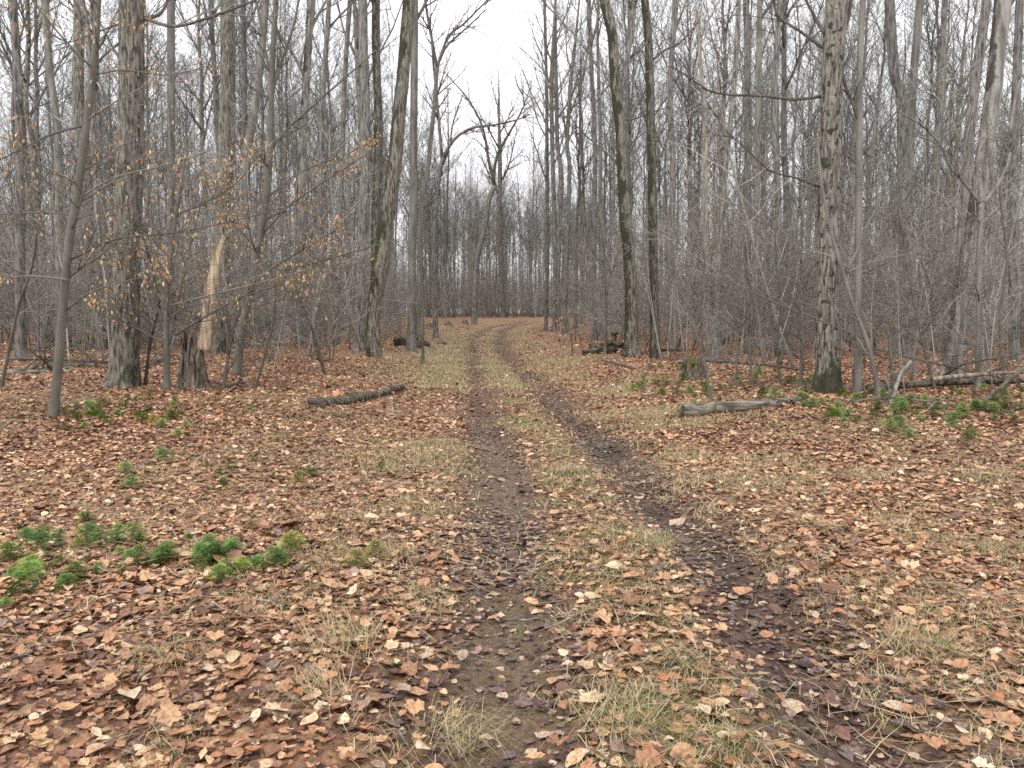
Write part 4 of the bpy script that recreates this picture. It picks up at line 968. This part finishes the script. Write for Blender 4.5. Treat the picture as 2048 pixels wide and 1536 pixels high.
# ------------------------------------------------------------------ fallen boughs and twigs
def bough(label, pts, r0, r1, mat, kids=6, klen=.6, name='fallen_bough', group=None, up=.0, cat='branch'):
    n = 16; c = spline(pts, n); rr = np.linspace(r0, r1, n)
    T = Tubes(); T.put(c, rr, 7); o = thing(name, label, cat, c[0], group)
    add('bough', T.mesh('bough', M[mat], c[0]), o)
    T = Tubes(); m = 0
    for j in range(kids):
        i = int(rng.integers(4, n - 1)); d = unit(c[i + 1] - c[i - 1]); an = math.radians(rng.uniform(25, 60))
        dd = unit(d * math.cos(an) + perp(d, rng.uniform(0, 6.28)) * math.sin(an)); dd[2] = abs(dd[2]) * .8 + up
        grow(T, rng, c[i], unit(dd), klen * rng.uniform(.5, 1.3), max(.004, rr[i] * .5), 2, dict(SAP, up=.0, lift=0, kids=(5, 4, 4, 0), wig=.16)); m += 1
    if m > 2: add('twigs', T.mesh('twigs', M['beech' if mat in ('deadlog', 'snag') else 'twig'], c[0]), o)
    return o
def gpt(px, py, Y): return at(px, py, Y)
bough('thick pale snapped bough propped above the ground at the right edge', [gpt(1866, 758, 13.2), gpt(1920, 752, 13.3), gpt(1985, 747, 13.5), gpt(2070, 742, 13.8), gpt(2160, 736, 14)], .040, .028, 'snag', 3)
bough('long thin grey branch arching across the leaves in front of the boughs', [lay(1604, 812, .05), gpt(1690, 806, 11.6), gpt(1762, 795, 11.4), gpt(1850, 802, 11.3), gpt(1940, 820, 11.2), lay(2030, 838, .03)], .022, .01, 'deadlog', 7, .5)
bough('thick mossy log lying flat behind the tangle of boughs', [lay(1735, 788, .1), lay(1800, 784, .12), lay(1890, 778, .12), lay(2060, 768, .08)], .07, .06, 'rotlog', 0)
bough('broken upright grey stub with a pale tip in the bough tangle', [lay(1780, 812, -.05), gpt(1790, 775, 12.3), gpt(1800, 750, 12.4), gpt(1812, 735, 12.4), gpt(1822, 722, 12.4)], .055, .028, 'pale', 3, .5)
bough('slanting brown branch rising from the ground to the right edge', [lay(1955, 815, .0), gpt(1985, 790, 12.4), gpt(2030, 750, 12.6), gpt(2100, 700, 12.8)], .04, .025, 'branch', 5)
bough('thin bare branch crossing behind the snapped bough', [gpt(1720, 690, 14.5), gpt(1820, 715, 14), gpt(1910, 735, 13.8), gpt(2040, 765, 13.5)], .016, .010, 'twig', 12, .9)
bough('mossy branch leaning up to the right above the snapped bough', [lay(1860, 768, 0), gpt(1930, 728, 13.9), gpt(2000, 715, 14), gpt(2080, 700, 14.2)], .022, .014, 'branch', 8, .8)
bough('bleached bent twig curving upward in the right thicket', [gpt(1880, 655, 13), gpt(1890, 625, 13), gpt(1910, 600, 13), gpt(1936, 578, 13), gpt(1945, 555, 13), gpt(1937, 538, 13)], .010, .006, 'snag', 3, .4)
bough('forked grey branch dangling to the leaves before the boughs', [gpt(1880, 795, 11.3), gpt(1855, 820, 11.1), gpt(1838, 838, 11), lay(1828, 858, .03)], .018, .008, 'deadlog', 4, .4)
bough('dead twig sprawling in front of the low hump on the right', [lay(1745, 860, .02), gpt(1735, 830, 11), gpt(1752, 812, 11.2), gpt(1790, 800, 11.4)], .012, .006, 'deadlog', 6, .5)
bough('grey branch on the ground by the leaning forked maple foot', [lay(1205, 722, .04), lay(1235, 730, .05), lay(1270, 738, .03)], .055, .03, 'deadlog', 2, .4)
bough('dark stick beside the branch at the leaning forked maple foot', [lay(1300, 738, .03), lay(1345, 735, .03)], .022, .015, 'branch', 1, .3)
for j, (a, b, r, lb) in enumerate([((0, 722), (215, 728), .05, 'long grey branch on the ground at the left edge'), ((0, 752), (140, 748), .07, 'thick dark branch at the left edge in front of the brush'), ((120, 735), (235, 742), .035, 'grey branch ending at the stout furrowed maple foot'), ((280, 742), (335, 722), .045, 'branch between the stout maple and the rotten stump'),
       ((20, 700), (180, 712), .04, 'dark branch in the brush heap left of the stout maple'), ((60, 690), (230, 700), .045, 'upper branch of the brush heap left of the stout maple'), ((455, 780), (490, 772), .03, 'short stick on the leaves right of the rotten stump'), ((820, 660), (868, 700), .03, 'stick leaning by the root mound'), ((1410, 725), (1620, 745), .05, 'long dark branch on the ground behind the right thicket'), ((1350, 730), (1440, 722), .06, 'dark log-like branch behind the mossy stump')]):
    bough(lb, [lay(a[0], a[1], .06), lay((a[0] + b[0]) / 2, (a[1] + b[1]) / 2, .09), lay(b[0], b[1], .05)], r, r * .6, ('branch', 'deadlog')[j % 2], 8 if j < 6 else 4, 1.2 if j < 6 else .6)
for lb, pp, r in [('thin bent twig lying in the left rut', [(1035, 1005), (1038, 1025), (1046, 1048), (1054, 1064)], .006), ('curved grey twig lying across the left rut in the foreground', [(978, 1222), (1000, 1245), (1045, 1250), (1080, 1246), (1112, 1262)], .006), ('lichen-grey twig on leaves right of the clubmoss clump', [(515, 1208), (545, 1210), (580, 1195), (606, 1186)], .007),
      ('long thin stem slanting over the left foreground leaves', [(150, 1290), (300, 1245), (400, 1205), (455, 1165)], .004), ('dark twig lying in the left foreground', [(20, 1330), (70, 1310), (110, 1285)], .010), ('thin pale stalk at the lower left', [(170, 1515), (250, 1480), (330, 1455)], .004), ('short twig lying right of the right rut', [(1590, 1060), (1640, 1058), (1680, 1066)], .006)]:
    bough(lb, [lay(a, b, .025) for a, b in pp], r, r * .6, 'deadlog', 1, .10, 'fallen_twig', cat='twig')

# ------------------------------------------------------------------ young beeches and leaning stems in the foreground
def hang_leaves(points, rng, size=.066):
    n = len(points); P = np.asarray(points)
    V = np.zeros((n, 5, 3)); a = rng.uniform(0, 6.28, n); s = size * rng.uniform(.55, 1.3, n)
    dx = np.stack([np.cos(a), np.sin(a), np.zeros(n)], 1); dr = np.stack([rng.normal(0, .35, n), rng.normal(0, .35, n), -np.ones(n)], 1); dr /= np.linalg.norm(dr, axis=1, keepdims=True)
    w = np.cross(dr, dx); fo = dx * .25
    V[:, 0] = P; V[:, 1] = P + dr * s[:, None] * .5 + (w * .19 + fo * .3) * s[:, None]; V[:, 2] = P + dr * s[:, None] * .55 - fo * s[:, None] * .2; V[:, 3] = P + dr * s[:, None] * .5 - (w * .19 - fo * .3) * s[:, None]; V[:, 4] = P + dr * s[:, None]
    b = np.arange(n)[:, None] * 5
    F_ = np.concatenate([b + np.array([[0, 1, 2]]), b + np.array([[0, 2, 3]]), b + np.array([[1, 4, 2]]), b + np.array([[2, 4, 3]])])
    pal = np.array([(.50, .33, .16), (.58, .43, .25), (.43, .21, .08), (.36, .15, .05), (.55, .46, .31)])
    c = pal[rng.choice(5, n, p=[.3, .24, .22, .10, .14])]
    return V.reshape(-1, 3), F_, np.repeat(c, 5, 0)
def young_tree(name, label, cat, stem, Y, w, branches, leaves=0, mat='beech', leafbox=None, kidlen=.8, seed=1, short=None, auto=10, autolen=1.6, autoang=(45, 80), lowest=.15):
    """stem: px polyline foot to top at depth Y; branches: px polylines with depth drift"""
    rng = np.random.default_rng(seed)
    if Y is None: base = on_ground(*stem[0]); Y = base[1]
    else: x = at(*stem[0], Y)[0]; base = np.array([x, Y, float(height(x, Y))])
    pts = [base - [0, 0, .1], base] + [at(a, b, Y) for a, b in stem[1:]]
    n = 40; c = spline(pts, n); mpp = Y / F_PX; R = np.linspace(w[0], w[1], n) * mpp / 2; R[:3] *= 1.2
    o = thing(name, label, cat, base); T = Tubes(); T.put(c - base, R, 10); add('trunk', T.mesh('trunk', M[mat], np.zeros(3)), o)
    tips = []
    spec = dict(SAP, kids=(7, 7, 5, 0), wig=.10, up=.012, lift=.03, ang=(28, 55), ratio=.46)
    def branch(cc, rr):
        T = Tubes(); T.put(cc - base, rr, 6); m = len(cc)
        az = rng.uniform(0, 6)
        L = np.sum(np.linalg.norm(np.diff(cc, axis=0), axis=1))
        for j in range(int(5 + L * 2.6)):
            t = rng.uniform(.15, .99); i = min(m - 2, int(t * (m - 1))); d = unit(cc[i + 1] - cc[i]); az += 3.14 + rng.normal(0, .5); an = math.radians(rng.uniform(28, 55))
            pd = perp(d, az); pd[2] *= .45
            dd = unit(d * math.cos(an) + pd * math.sin(an))
            grow(T, rng, cc[i] - base, dd, kidlen * rng.uniform(.4, 1.15) * (1.15 - .6 * t), max(.003, rr[i] * .5), 2, spec)
        for (npt, sd), lst in T.d.items():
            for P, r_ in lst:
                if npt <= 5: tips.extend((P[1:] + base).tolist())
        add('branch', T.mesh('branch', M['twig' if rr[0] < .02 else mat], np.zeros(3)), o)
    for bp in branches:
        dy = bp.get('dy', 0); q_ = [at(a, b, Y + dy * j / (len(bp['px']) - 1)) for j, (a, b) in enumerate(bp['px'])]
        branch(spline(q_, 12), np.linspace(bp['w'][0], bp['w'][1], 12) * mpp / 2)
    az = rng.uniform(0, 6)
    for j in range(auto):
        t = lowest + (.97 - lowest) * (j + rng.uniform(0, .8)) / auto; i = min(n - 2, int(t * (n - 1))); az += 2.4 + rng.normal(0, .4)
        an = math.radians(rng.uniform(*autoang)); d = unit([math.cos(az) * math.sin(an), math.sin(az) * math.sin(an), math.cos(an)]); L = autolen * rng.uniform(.6, 1.2) * (1.15 - .6 * t)
        cc = [c[i]];
        for k in range(7): d = unit(d + rng.normal(0, .09, 3) + [0, 0, .015]); cc.append(cc[-1] + d * L / 7)
        branch(np.array(cc), np.linspace(max(.005, R[i] * .36), .003, 8))
    if leaves:
        P = np.array(tips)
        if leafbox is not None:
            pp = np.array([to_px(p) for p in P]); ok = (pp[:, 0] > leafbox[0]) & (pp[:, 0] < leafbox[2]) & (pp[:, 1] > leafbox[1]) & (pp[:, 1] < leafbox[3]); P = P[ok] if ok.any() else P
        # leaves hang in loose clusters
        g = vnoise(P[:, 0] * 2.2, P[:, 1] * 2.2, P[:, 2] * 2.2, seed=seed) ** 2.2; g /= g.sum()
        sel = P[rng.choice(len(P), min(leaves, len(P)), p=g)]
        v, f, cl = hang_leaves(sel, rng)
        me = mesh_np('foliage', v - base, [f], M['hang'], False, colors=cl); fo = add('foliage', me, o); fo['kind'] = 'stuff'
    return o
young_tree('beech_sapling', 'tall slender beech sapling slanting up in the left foreground', 'sapling', [(106, 836), (120, 690), (131, 552), (143, 450), (154, 393), (174, 240), (190, 103), (196, 0), (200, -120)], None, (19, 11),
   [dict(px=[(140, 520), (230, 478), (330, 468), (440, 448), (560, 418)], w=(5, 1.5), dy=-1), dict(px=[(150, 410), (230, 360), (300, 300), (355, 235)], w=(5, 2), dy=.5), dict(px=[(138, 560), (60, 552), (-20, 560)], w=(5, 2), dy=-.8),
    dict(px=[(133, 620), (180, 585), (260, 560), (360, 540)], w=(4, 1.5), dy=-.6), dict(px=[(160, 395), (230, 355), (330, 330), (420, 300)], w=(4, 1.5), dy=-1.2), dict(px=[(155, 430), (80, 425), (0, 428), (-60, 420)], w=(4, 2)), dict(px=[(172, 250), (100, 270), (30, 305), (-40, 340)], w=(5, 2), dy=-.5), dict(px=[(185, 150), (250, 140), (340, 150), (440, 125)], w=(4, 1.5), dy=.5)],
   leaves=1100, seed=11, kidlen=1.15, auto=14, autolen=1.9, lowest=.3)
young_tree('beech_tree', 'young forked beech with clusters of orange dead leaves', 'tree', [(472, 751), (485, 655), (499, 587), (513, 518), (530, 410), (540, 300), (544, 140), (552, 0), (556, -100)], None, (17, 9),
   [dict(px=[(540, 300), (570, 262), (598, 236), (650, 190), (700, 147), (752, 100)], w=(6, 2.5), dy=.6), dict(px=[(522, 470), (550, 440), (580, 410), (640, 368), (700, 330), (760, 290)], w=(5, 2), dy=-.5), dict(px=[(542, 160), (530, 100), (520, 40), (505, -30)], w=(6, 4)), dict(px=[(543, 190), (560, 130), (585, 60), (600, -10)], w=(6, 4)),
    dict(px=[(500, 585), (560, 545), (630, 525), (720, 500), (800, 478)], w=(5, 1.5), dy=-.8), dict(px=[(505, 560), (570, 520), (640, 478), (690, 450)], w=(5, 2), dy=-1.2), dict(px=[(515, 500), (470, 450), (430, 400), (400, 340)], w=(4, 1.5), dy=-.5), dict(px=[(492, 620), (560, 600), (640, 590), (700, 575)], w=(4, 1.5), dy=-1), dict(px=[(530, 400), (600, 345), (690, 310), (740, 285)], w=(4, 1.5), dy=1)],
   leaves=2200, seed=12, kidlen=1.15, auto=12, autolen=1.5, leafbox=(330, 260, 760, 640))
young_tree('beech_tree', 'low young beech with tan leaves beside the rotten stump', 'tree', [(334, 778), (333, 700), (332, 655), (333, 600), (340, 520), (352, 430), (365, 350), (372, 300)], None, (14, 5),
   [dict(px=[(333, 650), (300, 590), (270, 540), (235, 500), (232, 470)], w=(7, 2), dy=-.4), dict(px=[(334, 690), (270, 655), (215, 625), (170, 600)], w=(5, 1.5), dy=-.8), dict(px=[(338, 690), (350, 620), (370, 540), (395, 430), (420, 350)], w=(6, 2), dy=.2), dict(px=[(350, 670), (400, 640), (470, 600), (560, 570), (640, 560)], w=(5, 1.5), dy=-1),
    dict(px=[(345, 610), (420, 590), (500, 570), (610, 540)], w=(4, 1.2), dy=-1.2), dict(px=[(340, 520), (300, 470), (250, 440), (200, 420)], w=(4, 1.2), dy=.5), dict(px=[(352, 430), (420, 400), (480, 360), (520, 300)], w=(4, 1.2), dy=-.3)],
   leaves=1600, seed=13, kidlen=1.15, auto=12, autolen=1.3, leafbox=(180, 250, 660, 660))
young_tree('sapling', 'dark curved stem in the left edge beside the sapling', 'sapling', [(0, 720), (35, 620), (62, 540), (72, 470), (60, 400), (50, 330)], 13.5, (7, 4), [], seed=14, auto=9, autolen=1.3, mat='branch')
young_tree('sapling', 'dark thin stem between the stout maple and low beech', 'sapling', [(290, 755), (300, 690), (312, 640), (318, 600), (300, 520), (275, 430)], 14.5, (7, 3), [], seed=15, auto=8, autolen=1.1, mat='branch')
young_tree('sapling', 'slanting stem crossing in front of the big spotted trunk', 'sapling', [(1758, 788), (1741, 706), (1724, 655), (1710, 621), (1683, 535), (1659, 450), (1642, 359), (1635, 290), (1622, 230)], 13, (10, 4), [dict(px=[(1690, 550), (1715, 500), (1740, 440), (1790, 350), (1840, 260)], w=(5, 2)), dict(px=[(1735, 680), (1640, 640), (1540, 600), (1460, 560), (1400, 500)], w=(4, 1.5), dy=.5)], seed=16, auto=7, autolen=1.3, mat='smooth')
young_tree('sapling', 'leaning thin sapling at the sawn end of the right log', 'sapling', [(1421, 802), (1412, 740), (1399, 690), (1379, 621), (1358, 576), (1345, 500), (1350, 430)], 12.6, (7, 2.5), [dict(px=[(1385, 640), (1400, 580), (1410, 530), (1400, 470)], w=(4, 1.5))], seed=17, auto=9, autolen=1.2)
young_tree('young_tree', 'dark forked young tree in front of the pale blotched trunk', 'tree', [(1955, 785), (1958, 650), (1958, 512), (1963, 407)], 14, (12, 10), [dict(px=[(1963, 410), (1926, 362), (1901, 335), (1881, 290), (1847, 253), (1800, 225)], w=(7, 3)), dict(px=[(1963, 410), (1990, 379), (2018, 321), (2023, 239), (2040, 160)], w=(8, 4)), dict(px=[(1995, 372), (2030, 360), (2060, 352), (2120, 330)], w=(5, 3)), dict(px=[(1935, 372), (1960, 300), (1990, 250), (2023, 238), (2070, 225)], w=(4, 3), dy=.4)], seed=18, auto=4, autolen=1.2, mat='smooth')
young_tree('sapling', 'slender stem with low side twigs by the leaning forked maple', 'sapling', [(1210, 708), (1211, 620), (1208, 540), (1200, 450), (1180, 340)], None, (7, 3), [dict(px=[(1211, 600), (1225, 540), (1240, 500), (1275, 430)], w=(3.5, 1.5)), dict(px=[(1209, 560), (1190, 510), (1150, 440)], w=(3.5, 1.5))], seed=19, auto=9, autolen=2.0)
young_tree('sapling', 'lone thin sapling behind the root mound left of track', 'sapling', [(845, 686), (846, 600), (843, 500), (840, 420), (842, 330)], 26, (6, 3), [], seed=20, auto=12, autolen=2.0, autoang=(55, 85))
young_tree('beech_sapling', 'small beech with copper leaves at the right track edge', 'sapling', [(1145, 712), (1143, 680), (1135, 640), (1122, 600), (1118, 572)], None, (4, 2), [dict(px=[(1138, 650), (1120, 640), (1098, 634)], w=(2, 1)), dict(px=[(1132, 630), (1145, 618), (1152, 625)], w=(2, 1)), dict(px=[(1125, 605), (1115, 600), (1108, 598)], w=(2, 1)), dict(px=[(1140, 660), (1128, 652), (1118, 648)], w=(2, 1))], leaves=120, seed=21, auto=3, autolen=.5, kidlen=.35)
for i, (st, Y, w, lb) in enumerate([([(1560, 770), (1555, 690), (1560, 600), (1550, 500), (1556, 400)], 15, (6, 2.5), 'thin upright sapling left of the big spotted trunk, second from it'), ([(1600, 780), (1604, 690), (1598, 590), (1604, 480), (1600, 380)], 14.5, (7, 3), 'thin upright sapling closest to the big spotted trunk on its left'), ([(1505, 785), (1500, 700), (1506, 620), (1498, 540)], 14.2, (5, 2), 'low thin sapling midway behind the right fallen log'), ([(1470, 775), (1476, 690), (1465, 610), (1470, 520)], 15, (5, 2), 'low thin sapling third from the big spotted trunk'),
      ([(1790, 770), (1780, 680), (1800, 600), (1810, 500), (1795, 400), (1800, 300)], 14, (8, 3), 'curving sapling between slim dark stem and forked young tree'), ([(1870, 765), (1840, 660), (1820, 560), (1800, 470), (1790, 420)], 14, (7, 3), 'left-slanting sapling between slim dark stem and forked young tree'), ([(510, 748), (535, 690), (548, 640), (552, 560)], 14.5, (6, 2.5), 'dark thin stem just right of the forked beech foot'), ([(445, 735), (465, 665), (480, 620), (505, 560)], 14.6, (8, 3), 'bent brown stem between the rotten stump and forked beech'),
      ([(650, 730), (625, 660), (600, 600), (590, 560)], 18, (7, 3), 'dark stick-like stem leaning left below the pale smooth trunk'), ([(2010, 770), (2000, 640), (2014, 520), (2000, 380), (2010, 250)], 15, (7, 3), 'thin sapling at the right edge behind the boughs')]):
    young_tree('sapling', lb, 'sapling', st, Y, w, [], seed=40 + i, auto=11, autolen=1.5, mat='branch' if i in (6, 8) else 'beech', autoang=(35, 75))


# things that would share a label are told apart by their order from left to right
_by = {}
for o in COL.objects:
    if o.name.split('.')[0] in ('bare_tree', 'sapling') and 'label' in o: _by.setdefault(o['label'], []).append(o)
for lb, lst in _by.items():
    if len(lst) < 2: continue
    lst.sort(key=lambda o: to_px(o.location)[0])
    for i, o in enumerate(lst):
        o['label'] = ('leftmost ' if i == 0 else 'rightmost ' if i == len(lst) - 1 else ('second ', 'third ', 'fourth ', 'fifth ', 'sixth ')[min(4, i - 1)]) + lb
